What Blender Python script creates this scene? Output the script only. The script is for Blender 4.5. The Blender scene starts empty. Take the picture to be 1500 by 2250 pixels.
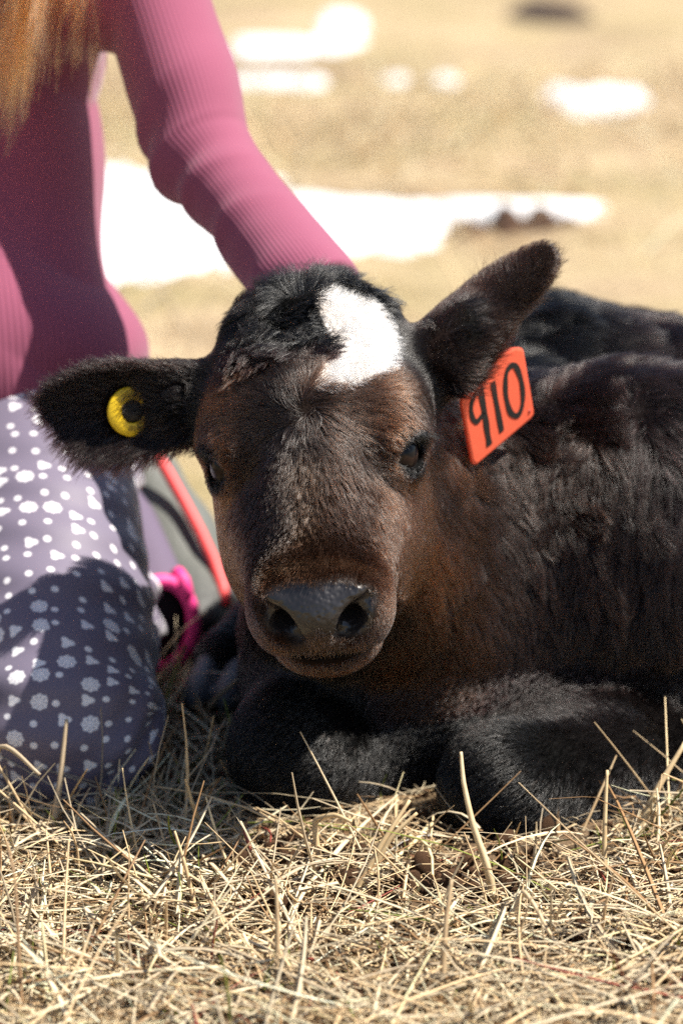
import bpy, math
import numpy as np
from mathutils import Matrix, Vector
from mathutils.kdtree import KDTree

# ------------------------------------------------------------------ camera, sky, sun, exposure
scene = bpy.context.scene
COL = scene.collection
PITCH, CAM_H, LENS = math.radians(14.0), 0.73, 105.0
FP = 2250 * LENS / 36.0
SP, CP = math.sin(PITCH), math.cos(PITCH)

cam_data = bpy.data.cameras.new('camera')
cam = bpy.data.objects.new('camera', cam_data)
COL.objects.link(cam)
cam.location = (0, 0, CAM_H)
cam.rotation_euler = (math.radians(90) - PITCH, 0, 0)
cam_data.lens = LENS
cam_data.sensor_width = 36.0
cam_data.sensor_fit = 'AUTO'
cam_data.clip_start = 0.05
cam_data.clip_end = 2000
cam_data.dof.use_dof = True
cam_data.dof.focus_distance = 1.985
cam_data.dof.aperture_fstop = 4.4
scene.camera = cam

SUN_EL, SUN_AZ = math.radians(58), math.radians(98)   # azimuth from +Y towards +X
world = bpy.data.worlds.new('World')
scene.world = world
world.use_nodes = True
wn = world.node_tree
wn.nodes.clear()
sky = wn.nodes.new('ShaderNodeTexSky')
sky.sky_type = 'NISHITA'
sky.sun_disc = False
sky.sun_elevation = SUN_EL
sky.sun_rotation = SUN_AZ
wbg = wn.nodes.new('ShaderNodeBackground')
wbg.inputs['Strength'].default_value = 0.06
wout = wn.nodes.new('ShaderNodeOutputWorld')
wn.links.new(sky.outputs[0], wbg.inputs[0])
wn.links.new(wbg.outputs[0], wout.inputs[0])

sun_data = bpy.data.lights.new('sun', 'SUN')
sun_data.energy = 4.8
sun_data.angle = math.radians(0.53)
sun_data.color = (1.0, 0.94, 0.845)
sun = bpy.data.objects.new('sun', sun_data)
COL.objects.link(sun)
sdir = Vector((math.sin(SUN_AZ) * math.cos(SUN_EL), math.cos(SUN_AZ) * math.cos(SUN_EL), math.sin(SUN_EL)))
sun.rotation_euler = sdir.to_track_quat('Z', 'Y').to_euler()
sun.location = (3, -1, 5)

scene.view_settings.view_transform = 'Standard'
scene.view_settings.look = 'None'
scene.view_settings.exposure = 1.2
scene.view_settings.gamma = 1.0
scene.view_settings.use_curve_mapping = False
scene.render.engine = 'CYCLES'
scene.cycles.use_denoising = False      # the fine grain keeps the single hairs
scene.cycles.use_adaptive_sampling = False
scene.cycles.sample_clamp_indirect = 2.0
scene.cycles.sample_clamp_direct = 12.0
scene.cycles.max_bounces = 8
scene.cycles.transparent_max_bounces = 8
scene.cycles_curves.shape = 'RIBBONS'
scene.cycles_curves.subdivisions = 2

# ------------------------------------------------------------------ helpers
rng = np.random.default_rng(11)
f32 = np.float32
VR = np.array([1, 0, 0], f32)              # right, up and away as the photographer stood
VU = np.array([0, SP, CP], f32)
VF = np.array([0, CP, -SP], f32)


def V(x, y, d):
    """world point that is d metres deep in front of the photographer's stand"""
    return np.array([(x - 750) / FP * d, d * CP + (1125 - y) / FP * d * SP, CAM_H - d * SP + (1125 - y) / FP * d * CP], f32)


def proj(p):
    q = p - np.array([0, 0, CAM_H], f32)
    d = q @ VF
    return 750 + (q @ VR) / d * FP, 1125 - (q @ VU) / d * FP, d


def ground_at(x, y, z=0.0):
    off = (1125 - y) / FP
    d = (CAM_H - z) / (SP - off * CP)
    return V(x, y, d)


def unit(v):
    v = np.asarray(v, f32)
    return v / (np.linalg.norm(v, axis=-1, keepdims=True) + 1e-12)


_sines = {}


def wob(p, freq, seed, n=7):
    """smooth pseudo-random field in about -1..1"""
    key = (seed, n)
    if key not in _sines:
        r = np.random.default_rng(1000 + seed)
        _sines[key] = (unit(r.normal(size=(n, 3))) * r.uniform(.6, 1.5, (n, 1)), r.uniform(0, 6.28, n))
    k, ph = _sines[key]
    return (np.sin(p @ (k.T * freq).astype(f32) + ph.astype(f32)).sum(1) / math.sqrt(n) * 0.9).astype(f32)


def sstep(a, b, x):
    t = np.clip((x - a) / (b - a), 0, 1)
    return t * t * (3 - 2 * t)


# signed distance building blocks
def smin(a, b, k):
    h = np.maximum(k - np.abs(a - b), 0) / k
    return np.minimum(a, b) - h * h * k * .25


def smax(a, b, k):
    return -smin(-a, -b, k)


def s_ell(p, c, r, ax=None):
    q = p - np.asarray(c, f32)
    if ax is not None:
        q = q @ np.asarray(ax, f32).T
    r = np.asarray(r, f32)
    k0 = np.sqrt(((q / r) ** 2).sum(1))
    k1 = np.sqrt(((q / (r * r)) ** 2).sum(1)) + 1e-9
    return k0 * (k0 - 1) / k1


def s_cone(p, a, b, ra, rb):
    a = np.asarray(a, f32); b = np.asarray(b, f32)
    ab = b - a
    q = p - a
    h = np.clip(q @ ab / float(ab @ ab), 0, 1)
    return np.sqrt(((q - h[:, None] * ab) ** 2).sum(1)) - (ra + (rb - ra) * h)


def s_sph(p, c, r):
    return np.sqrt(((p - np.asarray(c, f32)) ** 2).sum(1)) - r


def s_chain(p, pts, rs, k=0.01):
    d = None
    for i in range(len(pts) - 1):
        e = s_cone(p, pts[i], pts[i + 1], rs[i], rs[i + 1])
        d = e if d is None else smin(d, e, k)
    return d


def frame(x, y):
    x = unit(x); y = np.asarray(y, f32); y = unit(y - x * (x @ y)); return np.stack([x, y, np.cross(x, y)])


def surface(sdf, lo, hi, h, refine=2):
    """closed quad surface of sdf = 0 (surface nets on a sparsely evaluated grid)"""
    lo = np.asarray(lo, f32); hi = np.asarray(hi, f32)
    B = 8
    nb = np.ceil((hi - lo) / (h * B)).astype(int)
    n = nb * B
    ci = np.stack(np.meshgrid(*[np.arange(k) for k in nb], indexing='ij'), -1).reshape(-1, 3)
    cd = sdf(lo + (ci + .5).astype(f32) * (h * B))
    near = np.abs(cd) < h * B * 1.5
    D = np.repeat(np.repeat(np.repeat(np.where(cd < 0, -1., 1.).astype(f32).reshape(nb), B, 0), B, 1), B, 2)
    off = np.stack(np.meshgrid(*[np.arange(B)] * 3, indexing='ij'), -1).reshape(-1, 3)
    act = ci[near]
    for s in range(0, len(act), 1500):
        idx = (act[s:s + 1500, None, :] * B + off[None]).reshape(-1, 3)
        D[idx[:, 0], idx[:, 1], idx[:, 2]] = sdf(lo + idx.astype(f32) * h)
    ins = D < 0
    cnt = np.zeros(n - 1, np.int8)
    for i in (0, 1):
        for j in (0, 1):
            for k in (0, 1):
                cnt += ins[i:n[0] - 1 + i, j:n[1] - 1 + j, k:n[2] - 1 + k]
    cells = np.argwhere((cnt > 0) & (cnt < 8))
    vid = np.full(n - 1, -1, np.int32)
    vid[cells[:, 0], cells[:, 1], cells[:, 2]] = np.arange(len(cells))
    cor = np.array([(i, j, k) for i in (0, 1) for j in (0, 1) for k in (0, 1)])
    val = np.stack([D[cells[:, 0] + c[0], cells[:, 1] + c[1], cells[:, 2] + c[2]] for c in cor], 1)
    acc = np.zeros((len(cells), 3), f32); num = np.zeros(len(cells), f32)
    for a in range(8):
        for b in range(a + 1, 8):
            if np.abs(cor[a] - cor[b]).sum() != 1:
                continue
            m = (val[:, a] < 0) != (val[:, b] < 0)
            t = val[m, a] / (val[m, a] - val[m, b])
            acc[m] += cor[a] + t[:, None] * (cor[b] - cor[a])
            num[m] += 1
    verts = lo + (cells + acc / num[:, None]).astype(f32) * h
    faces = []
    for ax in range(3):
        sl0 = [slice(None)] * 3; sl1 = [slice(None)] * 3
        sl0[ax] = slice(0, n[ax] - 1); sl1[ax] = slice(1, n[ax])
        e = np.argwhere(ins[tuple(sl0)] != ins[tuple(sl1)])
        u, w = (ax + 1) % 3, (ax + 2) % 3
        ok = (e[:, u] > 0) & (e[:, w] > 0) & (e[:, u] < n[u] - 1) & (e[:, w] < n[w] - 1)
        e = e[ok]
        q = []
        for du, dw in ((-1, -1), (0, -1), (0, 0), (-1, 0)):
            c = e.copy(); c[:, u] += du; c[:, w] += dw
            q.append(vid[c[:, 0], c[:, 1], c[:, 2]])
        q = np.stack(q, 1)
        flip = ~ins[e[:, 0], e[:, 1], e[:, 2]]
        q[flip] = q[flip][:, ::-1]
        faces.append(q)
    faces = np.concatenate(faces)
    faces = faces[(faces >= 0).all(1)]
    for _ in range(refine):
        g, d = grad(sdf, verts, h * .5)
        verts = verts - np.clip(d, -h * .6, h * .6)[:, None] * g * .8
    return verts, faces, grad(sdf, verts, h * .5)[0]


def grad(sdf, v, e):
    d = sdf(v)
    g = np.stack([sdf(v + np.array(o, f32) * e) - d for o in ((1, 0, 0), (0, 1, 0), (0, 0, 1))], 1)
    return unit(g), d


def link(o, parent=None):
    COL.objects.link(o)
    if parent is not None:
        o.parent = parent
        o.matrix_parent_inverse = parent.matrix_world.inverted() if parent.type != 'EMPTY' else Matrix.Translation(parent.location).inverted()
    return o


def mesh_obj(name, verts, faces, mat, parent=None, smooth=True, attrs=None):
    me = bpy.data.meshes.new(name)
    verts = np.ascontiguousarray(verts, f32)
    if isinstance(faces, np.ndarray):
        k = faces.shape[1]
        me.vertices.add(len(verts)); me.vertices.foreach_set('co', verts.ravel())
        me.loops.add(faces.size); me.loops.foreach_set('vertex_index', np.ascontiguousarray(faces, np.int32).ravel())
        me.polygons.add(len(faces))
        me.polygons.foreach_set('loop_start', np.arange(0, faces.size, k, dtype=np.int32))
        me.polygons.foreach_set('loop_total', np.full(len(faces), k, np.int32))
        me.update(calc_edges=True)
    else:
        me.from_pydata([tuple(map(float, v)) for v in verts], [], [tuple(int(i) for i in f) for f in faces])
    if smooth:
        me.polygons.foreach_set('use_smooth', np.ones(len(me.polygons), bool))
    for an, av in (attrs or {}).items():
        av = np.asarray(av, f32)
        if av.ndim == 1:
            me.attributes.new(an, 'FLOAT', 'POINT').data.foreach_set('value', av)
        elif av.shape[1] == 4:
            me.attributes.new(an, 'FLOAT_COLOR', 'POINT').data.foreach_set('color', av.ravel())
        else:
            me.attributes.new(an, 'FLOAT_VECTOR', 'POINT').data.foreach_set('vector', av.ravel())
    me.materials.append(mat)
    me.validate()
    return link(bpy.data.objects.new(name, me), parent)


def empty(name, loc):
    o = bpy.data.objects.new(name, None)
    o.empty_display_size = .1
    o.location = [float(c) for c in loc]
    COL.objects.link(o)
    bpy.context.view_layer.update()
    return o


def tag(o, label=None, cat=None, group=None, kind=None):
    for k, v in (('label', label), ('category', cat), ('group', group), ('kind', kind)):
        if v:
            o[k] = v
    return o


def rgba(c):
    return np.concatenate([c, np.ones((len(c), 1))], 1).astype(f32)


class NT:
    """small helper to wire shader nodes"""
    def __init__(self, name):
        self.m = bpy.data.materials.new(name)
        self.m.use_nodes = True
        self.t = self.m.node_tree
        self.t.nodes.clear()
        self.out = self.t.nodes.new('ShaderNodeOutputMaterial')

    def n(self, typ, ins=None, **kw):
        nd = self.t.nodes.new('ShaderNode' + typ)
        for k, v in kw.items():
            setattr(nd, k, v)
        for k, v in (ins or {}).items():
            s = nd.inputs[k]
            if isinstance(v, bpy.types.NodeSocket):
                self.t.links.new(v, s)
            else:
                s.default_value = v
        return nd

    def attr(self, name, sock='Color'):
        return self.n('Attribute', attribute_name=name).outputs[sock]

    def math(self, op, a, b=0.0, c=None):
        ins = {0: a, 1: b}
        if c is not None:
            ins[2] = c
        return self.n('Math', ins, operation=op).outputs[0]

    def mix(self, fac, a, b, blend='MIX'):
        nd = self.t.nodes.new('ShaderNodeMix')
        nd.data_type = 'RGBA'; nd.blend_type = blend
        for s, v in ((nd.inputs[0], fac), (nd.inputs[6], a), (nd.inputs[7], b)):
            if isinstance(v, bpy.types.NodeSocket):
                self.t.links.new(v, s)
            else:
                s.default_value = v if not isinstance(v, tuple) else (v + (1,))[:4]
        return nd.outputs[2]

    def ramp(self, fac, stops):
        nd = self.n('ValToRGB', {'Fac': fac})
        cr = nd.color_ramp
        while len(cr.elements) < len(stops):
            cr.elements.new(.5)
        for e, (p, c) in zip(cr.elements, stops):
            e.position = p; e.color = (c + (1,))[:4] if isinstance(c, tuple) else (c, c, c, 1)
        return nd.outputs[0]

    def pbsdf(self, **kw):
        b = self.n('BsdfPrincipled', {k.replace('_', ' '): ((v + (1,))[:4] if isinstance(v, tuple) else v) for k, v in kw.items()})
        return b

    def done(self, shader):
        self.t.links.new(shader, self.out.inputs['Surface'])
        return self.m


def plain(name, col, rough=.6, spec=.5, bump=None, **kw):
    t = NT(name)
    ins = dict(Base_Color=col, Roughness=rough)
    ins.update(kw)
    if bump:
        nz = t.n('TexNoise', {'Scale': bump[0], 'Detail': 4.0})
        ins['Normal'] = t.n('Bump', {'Height': nz.outputs[0], 'Strength': bump[1], 'Distance': bump[2]}).outputs[0]
        nz2 = t.n('TexNoise', {'Scale': bump[0] * .3, 'Detail': 5.0})
        ins['Base_Color'] = t.mix(nz2.outputs[0], tuple(c * .8 for c in col[:3]), tuple(min(1, c * 1.2) for c in col[:3]))
    b = t.pbsdf(**ins)
    b.inputs['Specular IOR Level'].default_value = spec
    return t.done(b.outputs[0])


def hair_mat(name, rough=.38, radial=.5, attr='tint', coat=0.0):
    t = NT(name)
    h = t.n('BsdfHairPrincipled', {'Roughness': rough, 'Radial Roughness': radial, 'Coat': coat, 'IOR': t.math('ADD', 1.36, t.math('MULTIPLY', t.attr('gloss', 'Fac'), .38)), 'Color': t.attr(attr)},
            parametrization='COLOR')
    return t.done(h.outputs[0])


def curves_obj(name, pts, rad, tint, mat, parent=None, gloss=None):
    """pts (N,K,3), rad (N,K), tint (N,3): strands of hair"""
    N, K = pts.shape[:2]
    cu = bpy.data.hair_curves.new(name)
    cu.add_curves([K] * N)
    cu.attributes['position'].data.foreach_set('vector', np.ascontiguousarray(pts, f32).ravel())
    ra = cu.attributes.get('radius') or cu.attributes.new('radius', 'FLOAT', 'POINT')
    ra.data.foreach_set('value', np.ascontiguousarray(rad, f32).ravel())
    cu.attributes.new('tint', 'FLOAT_COLOR', 'CURVE').data.foreach_set('color', rgba(tint).ravel())
    cu.attributes.new('gloss', 'FLOAT', 'CURVE').data.foreach_set('value', (np.zeros(N) + .2 if gloss is None else gloss).astype(f32))
    cu.materials.append(mat)
    return link(bpy.data.objects.new(name, cu), parent)


def sample_tris(verts, faces, dens, seed):
    """random roots on a quad surface; dens = roots per square metre at the vertices"""
    r = np.random.default_rng(seed)
    tri = np.concatenate([faces[:, [0, 1, 2]], faces[:, [0, 2, 3]]])
    a, b, c = verts[tri[:, 0]], verts[tri[:, 1]], verts[tri[:, 2]]
    w = .5 * np.linalg.norm(np.cross(b - a, c - a), axis=1) * dens[tri].mean(1)
    N = int(w.sum())
    cum = np.cumsum(w)
    ti = np.minimum(np.searchsorted(cum, r.uniform(0, cum[-1], N)), len(tri) - 1)
    s, t = np.sqrt(r.uniform(size=N)), r.uniform(size=N)
    bc = np.stack([1 - s, s * (1 - t), s * t], 1).astype(f32)
    return tri[ti], bc


def grow(root, nrm, comb, L, lift0, lift1, K, seed, droop=0.0, curl=None, clump=None, jitter=.15):
    """strand points from roots: start at angle lift0 off the skin, end at lift1, drawn into clumps"""
    r = np.random.default_rng(seed)
    N = len(root)
    comb = comb + r.normal(0, jitter, (N, 3)).astype(f32)
    comb = unit(comb - nrm * (comb * nrm).sum(1, keepdims=True))
    side = np.cross(nrm, comb)
    pts = np.empty((N, K, 3), f32)
    pts[:, 0] = root - nrm * .0006
    step = (L / (K - 1))[:, None]
    for k in range(1, K):
        s = (k - .5) / (K - 1)
        lift = (lift0 * (1 - s) + lift1 * s)[:, None]
        d = comb * np.cos(lift) + nrm * np.sin(lift)
        if curl is not None:
            d = d + side * (curl[:, None] * (s * 2 - .6))
        d[:, 2] -= droop * s
        pts[:, k] = pts[:, k - 1] + unit(d) * step
    if clump is not None:
        gather(pts, root, clump[0], clump[1], seed + 500)
    return pts


def gather(pts, root, per, power, seed):
    """draw the strands of each clump towards its guide strand, more so at the tips"""
    r = np.random.default_rng(seed)
    N, K = pts.shape[:2]
    M = max(8, N // per)
    gi = r.choice(N, M, replace=False)
    kd = KDTree(M)
    for j, i in enumerate(gi):
        kd.insert(root[i].tolist(), j)
    kd.balance()
    near = np.fromiter((kd.find(q)[1] for q in root.tolist()), np.int64, N)
    g = gi[near]
    guide = pts[g].copy()
    for k in range(1, K):
        f = (power * (k / (K - 1)) ** 1.3)[:, None]
        pts[:, k] = pts[:, k] * (1 - f) + guide[:, k] * f


def tube(path, rads, sides=8, cap=True):
    """swept tube: returns verts, faces list"""
    path = np.asarray(path, f32); n = len(path)
    tan = unit(np.gradient(path, axis=0))
    ref = np.array([0, 0, 1], f32) if abs(tan[0][2]) < .9 else np.array([1, 0, 0], f32)
    vs, fs = [], []
    x = unit(np.cross(ref, tan[0]))
    for i in range(n):
        x = unit(x - tan[i] * (x @ tan[i])); y = np.cross(tan[i], x)
        for s in range(sides):
            a = 2 * math.pi * s / sides
            vs.append(path[i] + rads[i] * (math.cos(a) * x + math.sin(a) * y))
    for i in range(n - 1):
        for s in range(sides):
            t = (s + 1) % sides
            fs.append((i * sides + s, i * sides + t, (i + 1) * sides + t, (i + 1) * sides + s))
    if cap:
        fs.append(tuple(range(sides))[::-1]); fs.append(tuple((n - 1) * sides + s for s in range(sides)))
    return np.array(vs), fs

# ------------------------------------------------------------------ ground
def ground_z(x, y):
    p = np.stack([x, y, np.zeros_like(x)], 1).astype(f32)
    far = sstep(2.8, 7, y)
    return (wob(p, 9, 1) * .008 + wob(p, 25, 2) * .004 + wob(p, 1.1, 3) * .05 * far).astype(f32) - .006


def soil_at(x, y):
    """where bare crumbly soil shows through the litter"""
    s = np.exp(-(((x - .075) / .075) ** 2 + ((y - 1.885) / .030) ** 2))
    s = np.maximum(s, .8 * np.exp(-(((x - .14) / .06) ** 2 + ((y - 1.80) / .02) ** 2)))
    s = np.maximum(s, .5 * np.exp(-(((x + .02) / .05) ** 2 + ((y - 1.95) / .03) ** 2)))
    return s


def build_ground():
    def axis(lo, hi, step, far):
        a = list(np.arange(lo, hi + 1e-6, step))
        s = step
        while a[-1] < far:
            s *= 1.25; a.append(a[-1] + s)
        s = step
        while a[0] > -far:
            s *= 1.25; a.insert(0, a[0] - s)
        return np.array(a)
    xs, ys = axis(-1.4, 1.4, .015, 400), axis(1.2, 4.2, .015, 900)
    X, Y = np.meshgrid(xs, ys, indexing='ij')
    x, y = X.ravel().astype(f32), Y.ravel().astype(f32)
    z = ground_z(np.clip(x, -60, 60), np.clip(y, -60, 60)) * np.where(np.abs(x) + np.abs(y) > 60, .3, 1)
    ny = len(ys)
    i = (np.arange(len(xs) - 1)[:, None] * ny + np.arange(ny - 1)[None]).ravel()
    f = np.stack([i, i + ny, i + ny + 1, i + 1], 1)
    t = NT('dry_pasture')
    co = t.n('TexCoord').outputs['Object']
    n1 = t.n('TexNoise', {'Vector': co, 'Scale': 2.2, 'Detail': 6.0, 'Roughness': .6}).outputs[0]
    n2 = t.n('TexNoise', {'Vector': co, 'Scale': 70.0, 'Detail': 5.0, 'Roughness': .7}).outputs[0]
    n3 = t.n('TexNoise', {'Vector': co, 'Scale': 1.1, 'Detail': 4.0}).outputs[0]
    straw = t.ramp(n2, [(.3, (.24, .165, .095)), (.5, (.41, .31, .19)), (.75, (.54, .43, .29))])
    olive = t.ramp(n2, [(.3, (.16, .12, .06)), (.55, (.31, .25, .13)), (.8, (.43, .36, .21))])
    soil = t.ramp(n2, [(.3, (.035, .02, .012)), (.6, (.11, .065, .035)), (.85, (.2, .13, .08))])
    c = t.mix(t.ramp(n1, [(.42, 0.0), (.62, 1.0)]), straw, olive)
    c = t.mix(t.ramp(n3, [(.34, .55), (.5, 0.0)]), c, soil)
    c = t.mix(t.math('MULTIPLY', t.attr('soil', 'Fac'), .95), c, soil)
    bp = t.n('Bump', {'Height': n2, 'Strength': .8, 'Distance': .01}).outputs[0]
    b = t.pbsdf(Base_Color=c, Roughness=.9, Normal=bp)
    b.inputs['Specular IOR Level'].default_value = .2
    near = np.maximum(soil_at(x, y), .8 * sstep(3.0, 2.3, y) * sstep(1.0, 1.4, y) * sstep(1.5, 1.0, np.abs(x)))
    o = mesh_obj('ground', np.stack([x, y, z], 1), f, t.done(b.outputs[0]), attrs={'soil': near})
    tag(o, kind='structure')


build_ground()

# ------------------------------------------------------------------ snow patches on the pasture
t = NT('old_snow')
nz = t.n('TexNoise', {'Scale': 30.0, 'Detail': 6.0}).outputs[0]
sb = t.pbsdf(Base_Color=t.ramp(nz, [(.3, (.60, .60, .61)), (.65, (.82, .82, .82))]), Roughness=.6,
             Normal=t.n('Bump', {'Height': nz, 'Strength': .4, 'Distance': .03}).outputs[0])
M_SNOW = t.done(sb.outputs[0])


SNOW_RIMS = []


def snow(outline, h, label, seed):
    """outline: rim points on the ground; a low uneven mound inside it"""
    P = np.array([ground_at(*q)[:2] for q in outline])
    n = len(P)
    rim = []
    for i in range(n):                                   # closed Catmull-Rom rim
        a, b, c, d = P[i - 1], P[i], P[(i + 1) % n], P[(i + 2) % n]
        for u in np.linspace(0, 1, 12, endpoint=False):
            rim.append(.5 * (2 * b + (c - a) * u + (2 * a - 5 * b + 4 * c - d) * u * u + (3 * b - a - 3 * c + d) * u ** 3))
    rim = np.array(rim)
    SNOW_RIMS.append(rim[::3])
    c = rim.mean(0)
    A = np.linspace(0, 2 * math.pi, len(rim), endpoint=False)
    k = 1 + .05 * np.sin(A * 9 + seed) + .05 * np.sin(A * 17 + 2 * seed) + .06 * np.random.default_rng(seed).normal(size=len(A)).clip(-1.5, 1.5)
    vs, fs = [], []
    rings = 10
    for r in range(rings + 1):
        s = r / rings
        xy = c + (rim - c) * (s * k)[:, None]
        q = np.concatenate([xy, np.zeros((len(xy), 1))], 1).astype(f32)
        z = ground_z(q[:, 0], q[:, 1]) + h * (1 - s ** 4) * (1 + .35 * wob(q, 8, 40 + seed)) - .01 * (s > .99) + .004
        vs += list(np.stack([q[:, 0], q[:, 1], z], 1))
    n = len(rim)
    for r in range(rings):
        for i in range(n):
            j = (i + 1) % n
            fs.append((r * n + i, r * n + j, (r + 1) * n + j, (r + 1) * n + i))
    o = mesh_obj('snow_patch', np.array(vs), fs, M_SNOW)
    tag(o, label, 'snow', 'melting snow patches on the pasture')


snow([(130, 640), (330, 620), (520, 590), (640, 560), (620, 420), (440, 395), (240, 365), (150, 380), (110, 500)], .009,
     'big white snow patch seen between the pink sleeve and the torso', 1)
snow([(600, 548), (700, 558), (900, 548), (958, 535), (970, 500), (945, 455), (800, 448), (660, 438), (600, 445)], .009,
     'broad white snow patch right of the pink sleeve', 2)
snow([(975, 490), (1120, 494), (1290, 492), (1315, 482), (1300, 466), (1180, 463), (1000, 458), (945, 462), (940, 485)], .012,
     'narrow snow ridge above the raised ear, with brown earth under its near edge', 3)
snow([(1192, 232), (1230, 252), (1320, 272), (1410, 250), (1412, 222), (1340, 206), (1270, 212), (1205, 200)], .009,
     'small oval snow patch farthest right on the dry grass', 4)
snow([(515, 112), (560, 120), (680, 115), (690, 88), (640, 76), (540, 80), (510, 92)], .009,
     'pale snow patch nearest the top of the sleeve', 5)
snow([(690, 104), (760, 104), (815, 74), (785, 42), (725, 38), (690, 70)], .009,
     'topmost snow patch, just right of another patch', 6)
snow([(540, 180), (700, 186), (720, 174), (690, 163), (540, 160), (500, 168)], .009,
     'thin faded snow strip beside the upper sleeve', 7)
snow([(842, 182), (865, 188), (893, 184), (896, 168), (865, 162), (845, 166)], .009,
     'tiny faint snow patch, left one of a close pair', 8)
snow([(942, 188), (980, 198), (1012, 188), (1010, 165), (970, 158), (945, 166)], .009,
     'tiny bright snow patch, right one of a close pair', 9)

# low bank of bare earth that carries the snow ridge
def bank():
    a, b = ground_at(965, 512)[:2], ground_at(1300, 498)[:2]
    vs, fs = [], []
    n, m = 40, 9
    for i in range(n):
        s = i / (n - 1)
        c = a + (b - a) * s
        for j in range(m):
            u = j / (m - 1)
            p = np.array([[c[0], c[1] - .07 + u * .2, s * 3]], f32)
            h = .034 * math.sin(math.pi * min(1, s * 1.02)) ** .4 * math.sin(math.pi * u) ** .6
            vs.append((c[0], c[1] - .07 + u * .2, float(h * (1 + .4 * wob(p, 14, 60)[0])) - .012))
    for i in range(n - 1):
        for j in range(m - 1):
            fs.append((i * m + j, (i + 1) * m + j, (i + 1) * m + j + 1, i * m + j + 1))
    o = mesh_obj('earth_bank', np.array(vs), fs, plain('bank_soil', (.09, .05, .032), .95, .2, bump=(40, .8, .02)))
    tag(o, kind='structure')


bank()


def mound():
    """dark heap of earth far off at the top of the view"""
    c = ground_at(1215, 40)
    vs, fs = [], []
    n, m = 36, 10
    for k in range(m + 1):
        s = k / m
        for i in range(n):
            a = 2 * math.pi * i / n
            q = np.array([[c[0] + math.cos(a) * .16 * s, c[1] + math.sin(a) * .22 * s, 0]], f32)
            w_ = float(wob(q, 22, 66)[0])
            vs.append((q[0, 0] * 1.0, q[0, 1], .07 * (1 - s * s) * (1 + .5 * w_) - .02 + float(ground_z(q[:, 0], q[:, 1])[0]) + .01))
    for k in range(m):
        for i in range(n):
            j = (i + 1) % n
            fs.append((k * n + i, k * n + j, (k + 1) * n + j, (k + 1) * n + i))
    o = mesh_obj('earth_mound', np.array(vs), fs, plain('mound_soil', (.07, .05, .04), .95, .2, bump=(40, .8, .02)))
    tag(o, kind='structure')


mound()

# ------------------------------------------------------------------ calf: head frame and signed distance
EYE_A, EYE_B = V(466, 1020, 2.066), V(912, 986, 2.054)
HX = unit(EYE_B - EYE_A)                                     # to the calf's left
_f = V(694, 1300, 1.935) - V(655, 620, 2.090)
HF = unit(_f - HX * (_f @ HX))                               # down the face
HN = unit(np.cross(HF, HX))
if HN @ VF > 0:
    HN = -HN                                                 # out of the face
HO = (EYE_A + EYE_B) / 2
HM = np.stack([HX, HF, HN])


def head_co(p):
    return ((p - HO) @ HM.T) * 1000                          # millimetres: across, down the face, outwards


def head_pt(u, v, w):
    return HO + (np.array([u, v, w], f32) / 1000) @ HM


EYE_C = np.array([55, 1, -4], f32)                            # eyeball centre (mirrored for the other side)
EYE_R = 17.0
EYE_AX = frame((.20, .90, -.05), (.55, 0, .83))              # rows: roughly down, out, along the slit
_out = unit(np.array([.86, .10, .50]))
_slit = unit(np.array([.30, -.66, -.62])); _slit = unit(_slit - _out * (_slit @ _out))
EYE_AX = np.stack([_slit, np.cross(_out, _slit), _out]).astype(f32)


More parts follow.
